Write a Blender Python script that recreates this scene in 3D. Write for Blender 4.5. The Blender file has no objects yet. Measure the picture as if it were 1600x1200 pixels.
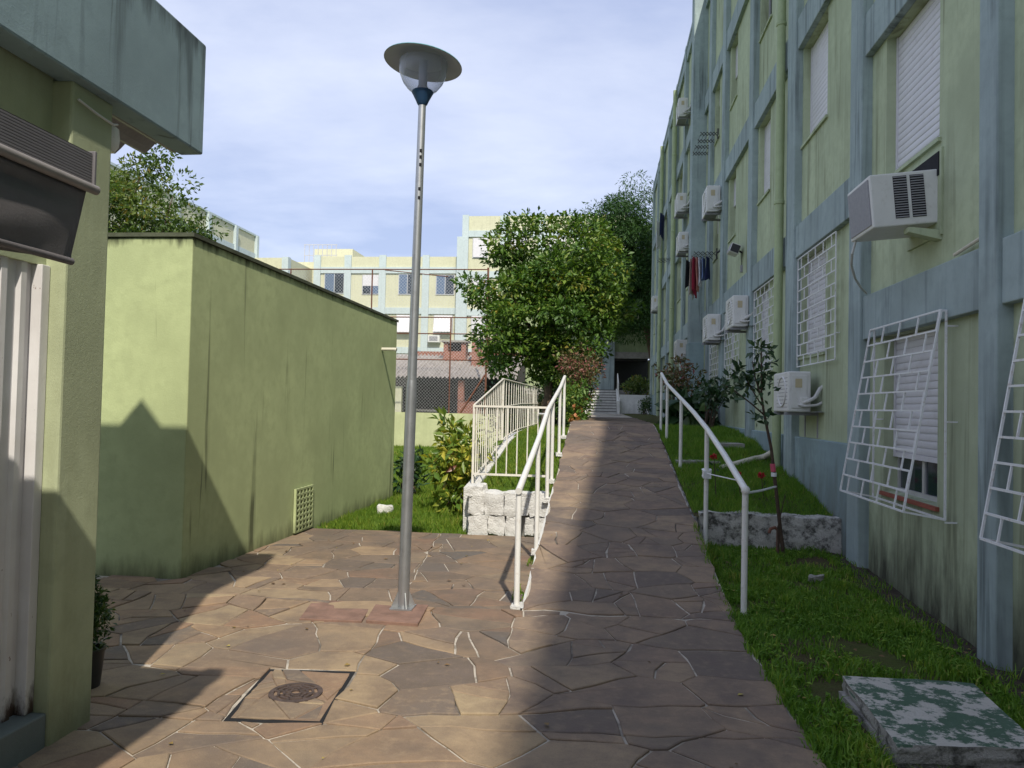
import bpy, bmesh, math, random
import numpy as np
from mathutils import Vector, Matrix, noise as mnoise

R = math.radians
rnd = random.Random(11)
nrg = np.random.default_rng(5)
scene = bpy.context.scene
col = scene.collection

# ------------------------------------------------------------------ camera
cd = bpy.data.cameras.new('camera'); cam = bpy.data.objects.new('camera', cd); col.objects.link(cam)
cd.sensor_width = 36.0; cd.lens = 27.0; cd.clip_start = 0.05; cd.clip_end = 1500
_a, _b, _s = 0.115, -0.0308, 0.022
_d = Vector((_a, _b, -1)).normalized()
_u = Vector((_s, 1, _s * _a + _b)).normalized()
_x = _d.cross(_u)
cam.matrix_world = Matrix.Translation((0, 0, 1.6)) @ Matrix((_x, _d, _u)).to_4x4()
scene.camera = cam
scene.render.resolution_x = 1024; scene.render.resolution_y = 768

# ------------------------------------------------------------------ sky, sun, exposure
SUN_TRAVEL = Vector((-0.245, 0.9, -1.0)).normalized()
_to = -SUN_TRAVEL
SUN_EL = math.asin(_to.z); SUN_AZ = math.atan2(_to.x, _to.y)
world = bpy.data.worlds.new('World'); scene.world = world; world.use_nodes = True
wn = world.node_tree; wn.nodes.clear()
def N(nt, t, **kw):
    n = nt.nodes.new(t)
    for k, v in kw.items():
        if k in n.inputs.keys() if hasattr(n.inputs, 'keys') else False: n.inputs[k].default_value = v
        else: setattr(n, k, v)
    return n
wo = wn.nodes.new('ShaderNodeOutputWorld'); bg = wn.nodes.new('ShaderNodeBackground')
sky = wn.nodes.new('ShaderNodeTexSky'); sky.sky_type = 'NISHITA'; sky.sun_disc = False
sky.sun_elevation = SUN_EL; sky.sun_rotation = SUN_AZ; sky.air_density = 1.0; sky.dust_density = 1.2; sky.ozone_density = 1.6
tc = wn.nodes.new('ShaderNodeTexCoord'); sp = wn.nodes.new('ShaderNodeSeparateXYZ')
wn.links.new(tc.outputs['Generated'], sp.inputs[0])
def wmath(op, a, b):
    n = wn.nodes.new('ShaderNodeMath'); n.operation = op
    for i, v in enumerate((a, b)):
        if isinstance(v, (int, float)): n.inputs[i].default_value = v
        else: wn.links.new(v, n.inputs[i])
    return n.outputs[0]
zc = wmath('ADD', wmath('MAXIMUM', sp.outputs[2], 0.0), 0.16)
cx = wn.nodes.new('ShaderNodeCombineXYZ')
wn.links.new(wmath('DIVIDE', sp.outputs[0], zc), cx.inputs[0]); wn.links.new(wmath('DIVIDE', sp.outputs[1], zc), cx.inputs[1])
n1 = wn.nodes.new('ShaderNodeTexNoise'); n1.inputs['Scale'].default_value = 0.95; n1.inputs['Detail'].default_value = 7; n1.inputs['Roughness'].default_value = 0.56; n1.inputs['Distortion'].default_value = 0.15
mp = wn.nodes.new('ShaderNodeMapping'); mp.inputs['Location'].default_value = (3.1, 1.4, 0.6); mp.inputs['Scale'].default_value = (0.8, 1.15, 1)
wn.links.new(cx.outputs[0], mp.inputs[0]); wn.links.new(mp.outputs[0], n1.inputs['Vector'])
rp = wn.nodes.new('ShaderNodeValToRGB'); rp.color_ramp.elements[0].position = 0.40; rp.color_ramp.elements[1].position = 0.68
rp.color_ramp.elements[0].color = (2.5, 2.9, 4.25, 1); rp.color_ramp.elements[1].color = (4.7, 4.95, 5.8, 1)
wn.links.new(n1.outputs['Fac'], rp.inputs[0])
mx = wn.nodes.new('ShaderNodeMix'); mx.data_type = 'RGBA'
mx.inputs[0].default_value = 0.82      # mostly cloud veil, some clear sky
wn.links.new(rp.outputs[0], mx.inputs[7]); wn.links.new(sky.outputs[0], mx.inputs[6])
wn.links.new(mx.outputs[2], bg.inputs['Color']); bg.inputs['Strength'].default_value = 0.10
wn.links.new(bg.outputs[0], wo.inputs['Surface'])

sl = bpy.data.lights.new('sun', 'SUN'); so = bpy.data.objects.new('sun', sl); col.objects.link(so)
sl.energy = 2.3; sl.angle = R(0.95); sl.color = (1.0, 0.93, 0.80)
so.rotation_euler = SUN_TRAVEL.to_track_quat('-Z', 'Y').to_euler(); so.location = (10, -20, 30)
scene.view_settings.view_transform = 'Standard'; scene.view_settings.look = 'None'
scene.view_settings.gamma = 1.0; scene.view_settings.use_curve_mapping = False
scene.view_settings.exposure = 1.02
scene.cycles.max_bounces = 6; scene.cycles.diffuse_bounces = 3; scene.cycles.glossy_bounces = 2; scene.cycles.transparent_max_bounces = 8

# ------------------------------------------------------------------ materials
MATS = {}
class Nt:
    def __init__(s, name):
        s.m = bpy.data.materials.new(name); s.m.use_nodes = True; s.t = s.m.node_tree; s.t.nodes.clear()
        s.o = s.t.nodes.new('ShaderNodeOutputMaterial'); s.p = s.t.nodes.new('ShaderNodeBsdfPrincipled')
        s.t.links.new(s.p.outputs[0], s.o.inputs[0]); MATS[name] = s.m
    def l(s, a, b): s.t.links.new(a, b)
    def pos(s, scale=(1, 1, 1), obj=False):
        if obj:
            c = s.t.nodes.new('ShaderNodeTexCoord'); out = c.outputs['Object']
        else:
            c = s.t.nodes.new('ShaderNodeNewGeometry'); out = c.outputs['Position']
        m = s.t.nodes.new('ShaderNodeMapping'); m.inputs['Scale'].default_value = scale; s.l(out, m.inputs[0]); return m.outputs[0]
    def noise(s, scale=5, detail=4, rough=0.55, vec=(1, 1, 1), dist=0.0, obj=False):
        n = s.t.nodes.new('ShaderNodeTexNoise'); n.inputs['Scale'].default_value = scale; n.inputs['Detail'].default_value = detail
        n.inputs['Roughness'].default_value = rough; n.inputs['Distortion'].default_value = dist
        s.l(s.pos(vec, obj), n.inputs['Vector']); return n.outputs['Fac']
    def ramp(s, fac, a, b, ca=(0, 0, 0), cb=(1, 1, 1), mid=None):
        r = s.t.nodes.new('ShaderNodeValToRGB'); e = r.color_ramp.elements
        e[0].position = a; e[1].position = b; e[0].color = (*ca, 1); e[1].color = (*cb, 1)
        for p, c in (mid or []):
            k = e.new(p); k.color = (*c, 1)
        s.l(fac, r.inputs[0]); return r.outputs[0]
    def mix(s, fac, a, b, mode='MIX'):
        n = s.t.nodes.new('ShaderNodeMix'); n.data_type = 'RGBA'; n.blend_type = mode
        for i, v in ((0, fac), (6, a), (7, b)):
            if isinstance(v, (int, float)): n.inputs[i].default_value = v
            elif isinstance(v, tuple): n.inputs[i].default_value = (*v[:3], 1)
            else: s.l(v, n.inputs[i])
        return n.outputs[2]
    def math(s, op, a, b=0.0):
        n = s.t.nodes.new('ShaderNodeMath'); n.operation = op
        for i, v in enumerate((a, b)):
            if isinstance(v, (int, float)): n.inputs[i].default_value = v
            else: s.l(v, n.inputs[i])
        return n.outputs[0]
    def bump(s, h, strength=0.3, dist=0.01):
        b = s.t.nodes.new('ShaderNodeBump'); b.inputs['Strength'].default_value = strength; b.inputs['Distance'].default_value = dist
        s.l(h, b.inputs['Height']); s.l(b.outputs[0], s.p.inputs['Normal'])
    def color(s, c):
        if isinstance(c, tuple): s.p.inputs['Base Color'].default_value = (*c[:3], 1)
        else: s.l(c, s.p.inputs['Base Color'])
    def set(s, **kw):
        for k, v in kw.items(): s.p.inputs[k.replace('_', ' ')].default_value = v
        return s

def mul(c, k): return tuple(min(1, x * k) for x in c)
def stucco(name, c, bump=0.35, bscale=55, streak=0.5, streak_c=None, stain=0.0, stain_c=(0.05, 0.05, 0.035), zlo=None, fade=0.2, ztop=None, sth=(0.49, 0.66)):
    """painted render: uneven paint, vertical rain streaks and (optionally) mossy splash marks low on the wall"""
    s = Nt(name)
    base = s.mix(s.ramp(s.noise(1.3, 5, 0.6), 0.3, 0.75), mul(c, 1 - fade), mul(c, 1 + fade * 0.6))
    base = s.mix(s.ramp(s.noise(9, 4, 0.6), 0.45, 0.8), base, mul(c, 0.82))
    st = s.math('MULTIPLY', s.ramp(s.noise(1.0, 4, 0.6, (7, 7, 0.35), 0.6), *sth), s.ramp(s.noise(0.9, 3), 0.34, 0.60))
    base = s.mix(s.math('MULTIPLY', st, streak), base, streak_c or mul(c, 0.35))
    if zlo is not None:
        g = s.t.nodes.new('ShaderNodeNewGeometry'); q = s.t.nodes.new('ShaderNodeSeparateXYZ'); s.l(g.outputs['Position'], q.inputs[0])
        hz = s.math('MULTIPLY', s.math('SUBTRACT', zlo[0] + zlo[1], q.outputs[2]), 1.0 / zlo[1])
        f = s.math('ADD', s.math('MULTIPLY', hz, 0.55), s.math('SUBTRACT', s.noise(2.2, 6, 0.68, (2.2, 2.2, 0.55)), 0.52))
        base = s.mix(s.math('MULTIPLY', s.ramp(f, 0.12, 0.55), stain), base, stain_c)
    if ztop is not None:
        g = s.t.nodes.new('ShaderNodeNewGeometry'); q = s.t.nodes.new('ShaderNodeSeparateXYZ'); s.l(g.outputs['Position'], q.inputs[0])
        hz = s.math('MULTIPLY', s.math('SUBTRACT', q.outputs[2], ztop[0] - ztop[1]), 1.0 / ztop[1])
        f = s.math('ADD', s.math('MULTIPLY', hz, 0.5), s.math('SUBTRACT', s.noise(3.0, 5, 0.65, (2.5, 2.5, 0.35)), 0.50))
        base = s.mix(s.math('MULTIPLY', s.ramp(f, 0.28, 0.55), 0.9), base, streak_c or mul(c, 0.3))
    s.color(base); s.set(Roughness=0.9)
    s.p.inputs['Specular IOR Level'].default_value = 0.25
    h = s.math('ADD', s.noise(bscale * 1.3, 6, 0.78), s.math('MULTIPLY', s.noise(bscale * 0.12, 3), 0.3))
    s.bump(h, bump, 0.008)
    return s.m
def plain(name, c, rough=0.6, metal=0.0, var=0.15, vs=6, bump=0.0, bs=40, dirt=0.0, dirt_c=(0.1, 0.07, 0.05), ds=12, spec=0.4):
    s = Nt(name)
    base = s.mix(s.ramp(s.noise(vs, 5, 0.6), 0.3, 0.75), mul(c, 1 - var), mul(c, 1 + var * 0.7))
    if dirt: base = s.mix(s.math('MULTIPLY', s.ramp(s.noise(ds, 6, 0.7), 0.55, 0.70), dirt), base, dirt_c)
    s.color(base); s.set(Roughness=rough, Metallic=metal); s.p.inputs['Specular IOR Level'].default_value = spec
    if bump: s.bump(s.noise(bs, 4), bump, 0.008)
    return s.m

GREEN = (0.43, 0.49, 0.265); BLUE = (0.235, 0.345, 0.385)
stucco('wall_green', (0.445, 0.50, 0.345), streak=0.75, stain=0.95, zlo=(-0.1, 1.1), streak_c=(0.16, 0.17, 0.11))
stucco('wall_green_high', (0.46, 0.52, 0.35), streak=0.75, streak_c=(0.17, 0.18, 0.11))
stucco('trim_blue', (0.335, 0.408, 0.41), streak=0.8, streak_c=(0.09, 0.115, 0.12), bump=0.25)
stucco('plinth_blue', (0.27, 0.36, 0.38), streak=0.3, streak_c=(0.5, 0.52, 0.5), stain=0.6, stain_c=(0.10, 0.09, 0.07), zlo=(0.3, 1.1))
stucco('shed_green', (0.46, 0.52, 0.275), sth=(0.62, 0.70), ztop=(3.05, 0.17), streak=0.8, streak_c=(0.05, 0.055, 0.03), stain=0.75, stain_c=(0.06, 0.065, 0.03), zlo=(-0.05, 0.28), bump=0.35, bscale=42)
stucco('pillar_green', (0.42, 0.46, 0.295), streak=0.25, streak_c=(0.2, 0.2, 0.1), stain=0.5, stain_c=(0.12, 0.11, 0.05), zlo=(0, 0.5), bump=0.3, bscale=50)
stucco('beam_blue', (0.265, 0.355, 0.39), sth=(0.56, 0.68), ztop=(3.74, 0.28), streak=0.8, streak_c=(0.05, 0.062, 0.068), bump=0.22, bscale=60)
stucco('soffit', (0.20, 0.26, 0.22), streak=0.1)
stucco('far_yellow', (0.60, 0.595, 0.43), streak=0.15, bump=0.05, fade=0.06)
stucco('far_blue', (0.52, 0.60, 0.61), streak=0.15, bump=0.05, fade=0.06)
stucco('low_wall', (0.50, 0.53, 0.30), streak=0.25, stain=0.4, stain_c=(0.35, 0.33, 0.2), zlo=(-0.1, 0.5), bump=0.1)
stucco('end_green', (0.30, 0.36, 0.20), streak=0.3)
stucco('white_wall', (0.68, 0.68, 0.65), streak=0.4, streak_c=(0.3, 0.3, 0.27), bump=0.2)
plain('coping', (0.085, 0.095, 0.06), 0.9, var=0.4, bump=0.4)
plain('shutter_white', (0.66, 0.65, 0.68), 0.5, var=0.06, dirt=0.25, dirt_c=(0.40, 0.36, 0.34), ds=7)
plain('alu', (0.55, 0.55, 0.56), 0.4, 0.3)
plain('white_paint', (0.74, 0.73, 0.70), 0.45, var=0.08, dirt=0.5, dirt_c=(0.38, 0.30, 0.22), ds=24)
plain('grille_white', (0.72, 0.73, 0.74), 0.5, var=0.06, dirt=0.55, dirt_c=(0.36, 0.25, 0.17), ds=22)
plain('fence_paint', (0.70, 0.67, 0.60), 0.6, var=0.12, dirt=0.6, dirt_c=(0.30, 0.15, 0.07), ds=18)
plain('iron', (0.085, 0.06, 0.052), 0.75, var=0.4, vs=25)
plain('rust', (0.17, 0.075, 0.05), 0.85, var=0.35, vs=20)
plain('steel', (0.40, 0.41, 0.42), 0.42, 0.75, var=0.12, vs=9, dirt=0.3, dirt_c=(0.20, 0.2, 0.2), ds=14)
plain('lamp_blue', (0.02, 0.06, 0.13), 0.45, var=0.1)
plain('shade_top', (0.10, 0.28, 0.30), 0.5, var=0.1)
plain('shade_under', (0.42, 0.44, 0.53), 0.55, var=0.08)
plain('ac_white', (0.66, 0.66, 0.64), 0.5, var=0.06, dirt=0.35, dirt_c=(0.36, 0.34, 0.30), ds=8)
plain('ac_grey', (0.28, 0.28, 0.30), 0.6, var=0.12, vs=30)
plain('ac_dark', (0.035, 0.035, 0.04), 0.6)
plain('ac_label', (0.50, 0.43, 0.28), 0.6, var=0.1)
plain('foam_pipe', (0.55, 0.55, 0.53), 0.7, dirt=0.3)
plain('dark', (0.012, 0.012, 0.014), 0.9)
plain('interior', (0.05, 0.05, 0.05), 0.9)
plain('black_plastic', (0.03, 0.03, 0.03), 0.5)
plain('brick_red', (0.31, 0.14, 0.10), 0.9, var=0.3, vs=12)
plain('sill_red', (0.30, 0.09, 0.06), 0.8, var=0.25)
plain('pipe_green', (0.36, 0.43, 0.245), 0.6, var=0.12, dirt=0.3, dirt_c=(0.2, 0.22, 0.14), ds=4)
plain('corrugated', (0.33, 0.30, 0.28), 0.95, var=0.25, vs=3, dirt=0.5, dirt_c=(0.10, 0.09, 0.08), ds=5, bump=0.2)
plain('concrete', (0.30, 0.285, 0.26), 0.95, var=0.25, vs=5, bump=0.35, dirt=0.5, dirt_c=(0.12, 0.11, 0.10))
plain('shadow_tread', (0.10, 0.09, 0.085), 0.9, var=0.2)  # tread tone darkened to paint the shadow lines between the white risers
plain('pvc', (0.60, 0.57, 0.47), 0.6, dirt=0.3)
plain('bark', (0.14, 0.10, 0.075), 0.95, var=0.35, vs=14, bump=0.6)
plain('twig', (0.075, 0.05, 0.035), 0.9, var=0.3, vs=20)
plain('awning_fabric', (0.155, 0.142, 0.148), 0.7, var=0.25, vs=4, bump=0.15, bs=200, spec=0.3)
plain('awning_case', (0.15, 0.14, 0.15), 0.55, var=0.15, vs=4)
plain('awning_bar', (0.26, 0.235, 0.225), 0.5, var=0.15)
plain('terracotta', (0.235, 0.14, 0.105), 0.9, var=0.35, vs=7, bump=0.4, dirt=0.6, dirt_c=(0.13, 0.10, 0.085), ds=6)
plain('soil', (0.055, 0.042, 0.028), 1.0, var=0.5, vs=8, bump=0.8, bs=30)
for nm, c in dict(cloth_black=(0.012, 0.014, 0.018), cloth_red=(0.33, 0.02, 0.05), cloth_white=(0.7, 0.7, 0.75), cloth_pink=(0.55, 0.25, 0.2), cloth_navy=(0.02, 0.03, 0.11), cloth_blue=(0.14, 0.2, 0.38), cloth_tan=(0.45, 0.40, 0.33)).items():
    plain(nm, c, 0.9, var=0.2, vs=15)
plain('ribbon', (0.75, 0.77, 0.78), 0.5)
plain('ribbon_pink', (0.6, 0.1, 0.16), 0.6)
plain('paper_white', (0.72, 0.72, 0.70), 0.8, var=0.1)

def shutter_door():
    s = Nt('door_white')
    b = s.mix(s.ramp(s.noise(3, 4), 0.3, 0.8), (0.56, 0.54, 0.54), (0.72, 0.71, 0.72))
    g = s.t.nodes.new('ShaderNodeNewGeometry'); q = s.t.nodes.new('ShaderNodeSeparateXYZ'); s.l(g.outputs['Position'], q.inputs[0])
    low = s.math('ADD', s.math('MULTIPLY', s.math('SUBTRACT', 0.30, q.outputs[2]), 1.6), s.math('SUBTRACT', s.noise(5, 6, 0.7, (2, 2, 0.7)), 0.45))
    b = s.mix(s.ramp(low, 0.08, 0.3), b, (0.06, 0.035, 0.025))
    spots = s.ramp(s.noise(26, 3, 0.7, (1, 1, 0.45)), 0.69, 0.73)
    b = s.mix(spots, b, (0.13, 0.05, 0.025)); s.color(b); s.set(Roughness=0.6); s.bump(s.noise(20, 3), 0.1, 0.01)
shutter_door()
def white_stone(name, c, moss, lo, hi, mc=(0.03, 0.03, 0.022)):
    s = Nt(name)
    b = s.mix(s.ramp(s.noise(6, 5), 0.3, 0.8), mul(c, 0.85), c)
    b = s.mix(s.math('MULTIPLY', s.ramp(s.noise(7, 8, 0.72), lo, hi), moss), b, mc)
    s.color(b); s.set(Roughness=0.95); s.bump(s.math('ADD', s.noise(14, 6, 0.7), s.noise(55, 4, 0.7)), 0.9, 0.025)
white_stone('white_stone', (0.78, 0.77, 0.745), 0.5, 0.57, 0.72, (0.25, 0.22, 0.18))
white_stone('mossy_white', (0.60, 0.585, 0.54), 0.9, 0.475, 0.61)
white_stone('cover_paint', (0.085, 0.16, 0.105), 0.95, 0.475, 0.53, (0.60, 0.57, 0.52))
white_stone('rough_stone', (0.42, 0.40, 0.37), 0.8, 0.5, 0.62)

def stone_mat(name, stops, wet):
    s = Nt(name)
    oi = s.t.nodes.new('ShaderNodeObjectInfo')
    b = s.ramp(oi.outputs['Random'], 0.0, 1.0, stops[0][1], stops[-1][1], [(p, c) for p, c in stops[1:-1]])
    n = s.noise(3.2, 6, 0.62); b = s.mix(s.math('MULTIPLY', s.ramp(n, 0.40, 0.66), 0.8), b, wet)
    b = s.mix(s.math('MULTIPLY', s.ramp(s.noise(14, 5, 0.65), 0.5, 0.75), 0.4), b, mul(stops[1][1], 1.25))
    b = s.mix(s.math('MULTIPLY', s.ramp(s.noise(120, 3, 0.7), 0.52, 0.75), 0.35), b, mul(wet, 0.6))
    b = s.mix(s.math('MULTIPLY', s.ramp(s.noise(0.75, 4, 0.6), 0.50, 0.68), 0.6), b, (0.115, 0.098, 0.088))
    s.color(b); s.set(Roughness=0.82); s.p.inputs['Specular IOR Level'].default_value = 0.35
    s.bump(s.math('ADD', s.noise(26, 5, 0.65), s.math('MULTIPLY', s.noise(150, 3), 0.6)), 0.45, 0.008)
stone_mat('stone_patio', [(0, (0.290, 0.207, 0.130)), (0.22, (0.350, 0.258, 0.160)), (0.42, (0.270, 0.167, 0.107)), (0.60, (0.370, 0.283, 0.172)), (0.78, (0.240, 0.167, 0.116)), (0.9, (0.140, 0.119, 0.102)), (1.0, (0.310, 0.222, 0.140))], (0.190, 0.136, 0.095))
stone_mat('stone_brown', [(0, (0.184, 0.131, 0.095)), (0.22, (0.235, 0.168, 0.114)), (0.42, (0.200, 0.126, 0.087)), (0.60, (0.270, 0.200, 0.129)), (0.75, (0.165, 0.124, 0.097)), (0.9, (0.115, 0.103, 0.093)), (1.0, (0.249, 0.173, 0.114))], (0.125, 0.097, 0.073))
stone_mat('stone_ramp', [(0, (0.220, 0.157, 0.115)), (0.3, (0.285, 0.208, 0.143)), (0.5, (0.210, 0.150, 0.115)), (0.72, (0.305, 0.225, 0.149)), (0.88, (0.145, 0.115, 0.096)), (1.0, (0.240, 0.175, 0.124))], (0.130, 0.098, 0.085))
def mortar():
    s = Nt('mortar')
    b = s.mix(s.ramp(s.noise(1.1, 4, 0.6), 0.36, 0.50), (0.060, 0.050, 0.042), (0.47, 0.42, 0.355))
    b = s.mix(s.ramp(s.noise(9, 5, 0.7), 0.5, 0.72), b, (0.10, 0.085, 0.065))
    s.color(b); s.set(Roughness=0.95); s.bump(s.noise(60, 4), 0.4, 0.01)
mortar()
def ground_mat(name, a, b_, soilmix, lo=0.5):
    s = Nt(name)
    g = s.mix(s.ramp(s.noise(5, 5, 0.65), 0.35, 0.7), a, b_)
    g = s.mix(s.math('MULTIPLY', s.ramp(s.noise(1.6, 6, 0.7), lo, lo + 0.2), soilmix), g, (0.075, 0.055, 0.035))
    s.color(g); s.set(Roughness=1.0); s.p.inputs['Specular IOR Level'].default_value = 0.1; s.bump(s.noise(45, 4), 0.8, 0.03)
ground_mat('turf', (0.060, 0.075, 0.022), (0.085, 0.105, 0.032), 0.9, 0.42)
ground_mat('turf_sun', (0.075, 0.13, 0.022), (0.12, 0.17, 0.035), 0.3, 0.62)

def leaf_mat(name, stops, trans=0.3, rough=0.45, spec=0.4):
    s = Nt(name)
    at = s.t.nodes.new('ShaderNodeAttribute'); at.attribute_name = 'var'
    b = s.ramp(at.outputs['Fac'], 0.0, 1.0, stops[0][1], stops[-1][1], [(p, c) for p, c in stops[1:-1]])
    s.color(b); s.set(Roughness=rough); s.p.inputs['Specular IOR Level'].default_value = spec
    t = s.t.nodes.new('ShaderNodeBsdfTranslucent'); s.l(s.mix(1.0, b, (1.0, 1.1, 0.45), 'MULTIPLY'), t.inputs[0])
    m = s.t.nodes.new('ShaderNodeMixShader'); m.inputs[0].default_value = trans
    s.l(s.p.outputs[0], m.inputs[1]); s.l(t.outputs[0], m.inputs[2]); s.l(m.outputs[0], s.o.inputs[0])
leaf_mat('leaf_tree', [(0, (0.059, 0.126, 0.025)), (0.5, (0.105, 0.194, 0.030)), (0.85, (0.195, 0.261, 0.042)), (0.95, (0.309, 0.237, 0.048)), (1, (0.174, 0.254, 0.035))])
leaf_mat('leaf_back', [(0, (0.066, 0.122, 0.032)), (0.5, (0.110, 0.166, 0.037)), (0.8, (0.166, 0.209, 0.046)), (0.92, (0.265, 0.188, 0.046)), (1, (0.132, 0.176, 0.037))], 0.35)
leaf_mat('leaf_pine', [(0, (0.026, 0.073, 0.020)), (0.6, (0.047, 0.113, 0.024)), (1, (0.079, 0.158, 0.034))], 0.3, 0.6)
leaf_mat('leaf_croton', [(0, (0.10, 0.18, 0.03)), (0.3, (0.20, 0.27, 0.04)), (0.55, (0.42, 0.42, 0.06)), (0.85, (0.55, 0.46, 0.08)), (1, (0.24, 0.10, 0.07))], 0.3, 0.35)
leaf_mat('leaf_shrub', [(0, (0.033, 0.078, 0.026)), (0.6, (0.065, 0.130, 0.033)), (1, (0.130, 0.182, 0.039))], 0.25, 0.4)
leaf_mat('leaf_red', [(0, (0.06, 0.10, 0.03)), (0.35, (0.14, 0.12, 0.05)), (0.7, (0.24, 0.12, 0.08)), (1, (0.30, 0.09, 0.10))], 0.3, 0.5)
leaf_mat('leaf_dark', [(0, (0.022, 0.054, 0.024)), (0.7, (0.042, 0.090, 0.034)), (1, (0.072, 0.120, 0.036))], 0.2, 0.35)
leaf_mat('litter', [(0, (0.10, 0.055, 0.03)), (0.5, (0.20, 0.12, 0.05)), (0.85, (0.36, 0.27, 0.07)), (1, (0.5, 0.42, 0.1))], 0.15, 0.7)
leaf_mat('petal_red', [(0, (0.35, 0.01, 0.02)), (1, (0.5, 0.03, 0.04))], 0.2, 0.6)
leaf_mat('petal_orange', [(0, (0.5, 0.18, 0.08)), (1, (0.55, 0.3, 0.12))], 0.3, 0.6)
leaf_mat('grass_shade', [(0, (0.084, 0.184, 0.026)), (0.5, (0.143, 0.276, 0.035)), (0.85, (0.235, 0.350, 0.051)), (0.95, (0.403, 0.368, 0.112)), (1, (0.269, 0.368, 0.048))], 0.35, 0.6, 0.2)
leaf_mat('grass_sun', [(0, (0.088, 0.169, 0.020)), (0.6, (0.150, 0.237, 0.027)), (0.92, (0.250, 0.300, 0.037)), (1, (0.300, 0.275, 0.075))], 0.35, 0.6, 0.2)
def glass(name, c, rough, alpha=None):
    s = Nt(name); s.color(c); s.set(Roughness=rough); s.p.inputs['Specular IOR Level'].default_value = 0.8
    if alpha is not None:
        g = s.t.nodes.new('ShaderNodeBsdfTransparent'); g.inputs[0].default_value = (0.90, 0.92, 0.96, 1)
        m = s.t.nodes.new('ShaderNodeMixShader')
        lw = s.t.nodes.new('ShaderNodeLayerWeight'); lw.inputs[0].default_value = 0.35
        s.l(s.math('MINIMUM', s.math('ADD', s.math('MULTIPLY', lw.outputs['Facing'], 0.6), alpha), 0.95), m.inputs[0])
        s.l(g.outputs[0], m.inputs[1]); s.l(s.p.outputs[0], m.inputs[2]); s.l(m.outputs[0], s.o.inputs[0])
glass('window_glass', (0.02, 0.03, 0.045), 0.06)
glass('window_blue', (0.10, 0.15, 0.24), 0.12)
glass('bowl', (0.50, 0.52, 0.58), 0.12, 0.25)

# ------------------------------------------------------------------ mesh helpers
ORG = {}
def wloc(o): return ORG[o.name] if o is not None else Vector((0, 0, 0))
def finish(o, parent, origin):
    col.objects.link(o); ORG[o.name] = Vector(origin)
    if parent is not None:
        o.parent = parent; o.location = Vector(origin) - wloc(parent)
    else: o.location = origin
    return o
def meta(o, label=None, cat=None, group=None, kind=None):
    if label: o['label'] = label
    if cat: o['category'] = cat
    if group: o['group'] = group
    if kind: o['kind'] = kind
    return o
def thing(name, loc, label, cat, group=None):
    o = bpy.data.objects.new(name, None); o.empty_display_size = 0.1; finish(o, None, Vector(loc)); return meta(o, label, cat, group)
class MB:
    def __init__(s): s.v = []; s.f = []; s.sm = False
    def add(s, vs, fs):
        k = len(s.v); s.v += [tuple(v) for v in vs]; s.f += [tuple(i + k for i in f) for f in fs]; return s
    def box(s, x0, x1, y0, y1, z0, z1):
        vs = [(x, y, z) for z in (z0, z1) for y in (y0, y1) for x in (x0, x1)]
        return s.add(vs, [(0, 2, 3, 1), (4, 5, 7, 6), (0, 1, 5, 4), (2, 6, 7, 3), (0, 4, 6, 2), (1, 3, 7, 5)])
    def quad(s, a, b, c, d): return s.add([a, b, c, d], [(0, 1, 2, 3)])
    def tube(s, pts, r, n=8, cap=True):
        pts = [Vector(p) for p in pts]; rs = r if isinstance(r, (list, tuple)) else [r] * len(pts)
        rings = []; t0 = (pts[1] - pts[0]).normalized(); ref = Vector((0, 0, 1)) if abs(t0.z) < 0.9 else Vector((1, 0, 0))
        u = t0.cross(ref).normalized(); k = len(s.v)
        for i, p in enumerate(pts):
            t = (pts[min(i + 1, len(pts) - 1)] - pts[max(i - 1, 0)]).normalized()
            u = (u - t * u.dot(t)).normalized(); w = t.cross(u)
            for j in range(n):
                a = 2 * math.pi * j / n; s.v.append(tuple(p + (u * math.cos(a) + w * math.sin(a)) * rs[i]))
        for i in range(len(pts) - 1):
            for j in range(n):
                a = k + i * n + j; b = k + i * n + (j + 1) % n
                s.f.append((a, b, b + n, a + n))
        if cap:
            s.f.append(tuple(k + j for j in reversed(range(n)))); e = k + (len(pts) - 1) * n; s.f.append(tuple(e + j for j in range(n)))
        s.sm = True; return s
    def lathe(s, prof, c, n=24, tilt=None):
        k = len(s.v); c = Vector(c)
        for r, z in prof:
            for j in range(n):
                a = 2 * math.pi * j / n; p = Vector((r * math.cos(a), r * math.sin(a), z))
                if tilt is not None: p = tilt @ p
                s.v.append(tuple(c + p))
        for i in range(len(prof) - 1):
            for j in range(n):
                a = k + i * n + j; b = k + i * n + (j + 1) % n; s.f.append((a, b, b + n, a + n))
        s.sm = True; return s
    def build(s, name, mat, parent=None, origin=None, bevel=0, smooth=None, label=None, cat=None, group=None, kind=None):
        if origin is None:
            if parent is not None: origin = wloc(parent)
            else:
                a = np.array(s.v); origin = ((a[:, 0].min() + a[:, 0].max()) / 2, (a[:, 1].min() + a[:, 1].max()) / 2, a[:, 2].min())
        og = Vector(origin)
        me = bpy.data.meshes.new(name); me.from_pydata([tuple(Vector(v) - og) for v in s.v], [], s.f); me.update()
        if smooth if smooth is not None else s.sm:
            me.polygons.foreach_set('use_smooth', [True] * len(me.polygons))
            try: me.set_sharp_from_angle(angle=R(40))
            except Exception: pass
        me.materials.append(MATS[mat])
        o = bpy.data.objects.new(name, me); finish(o, parent, og)
        if bevel:
            b = o.modifiers.new('bevel', 'BEVEL'); b.width = bevel; b.segments = 2; b.limit_method = 'ANGLE'; b.angle_limit = R(40)
        return meta(o, label, cat, group, kind)
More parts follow.
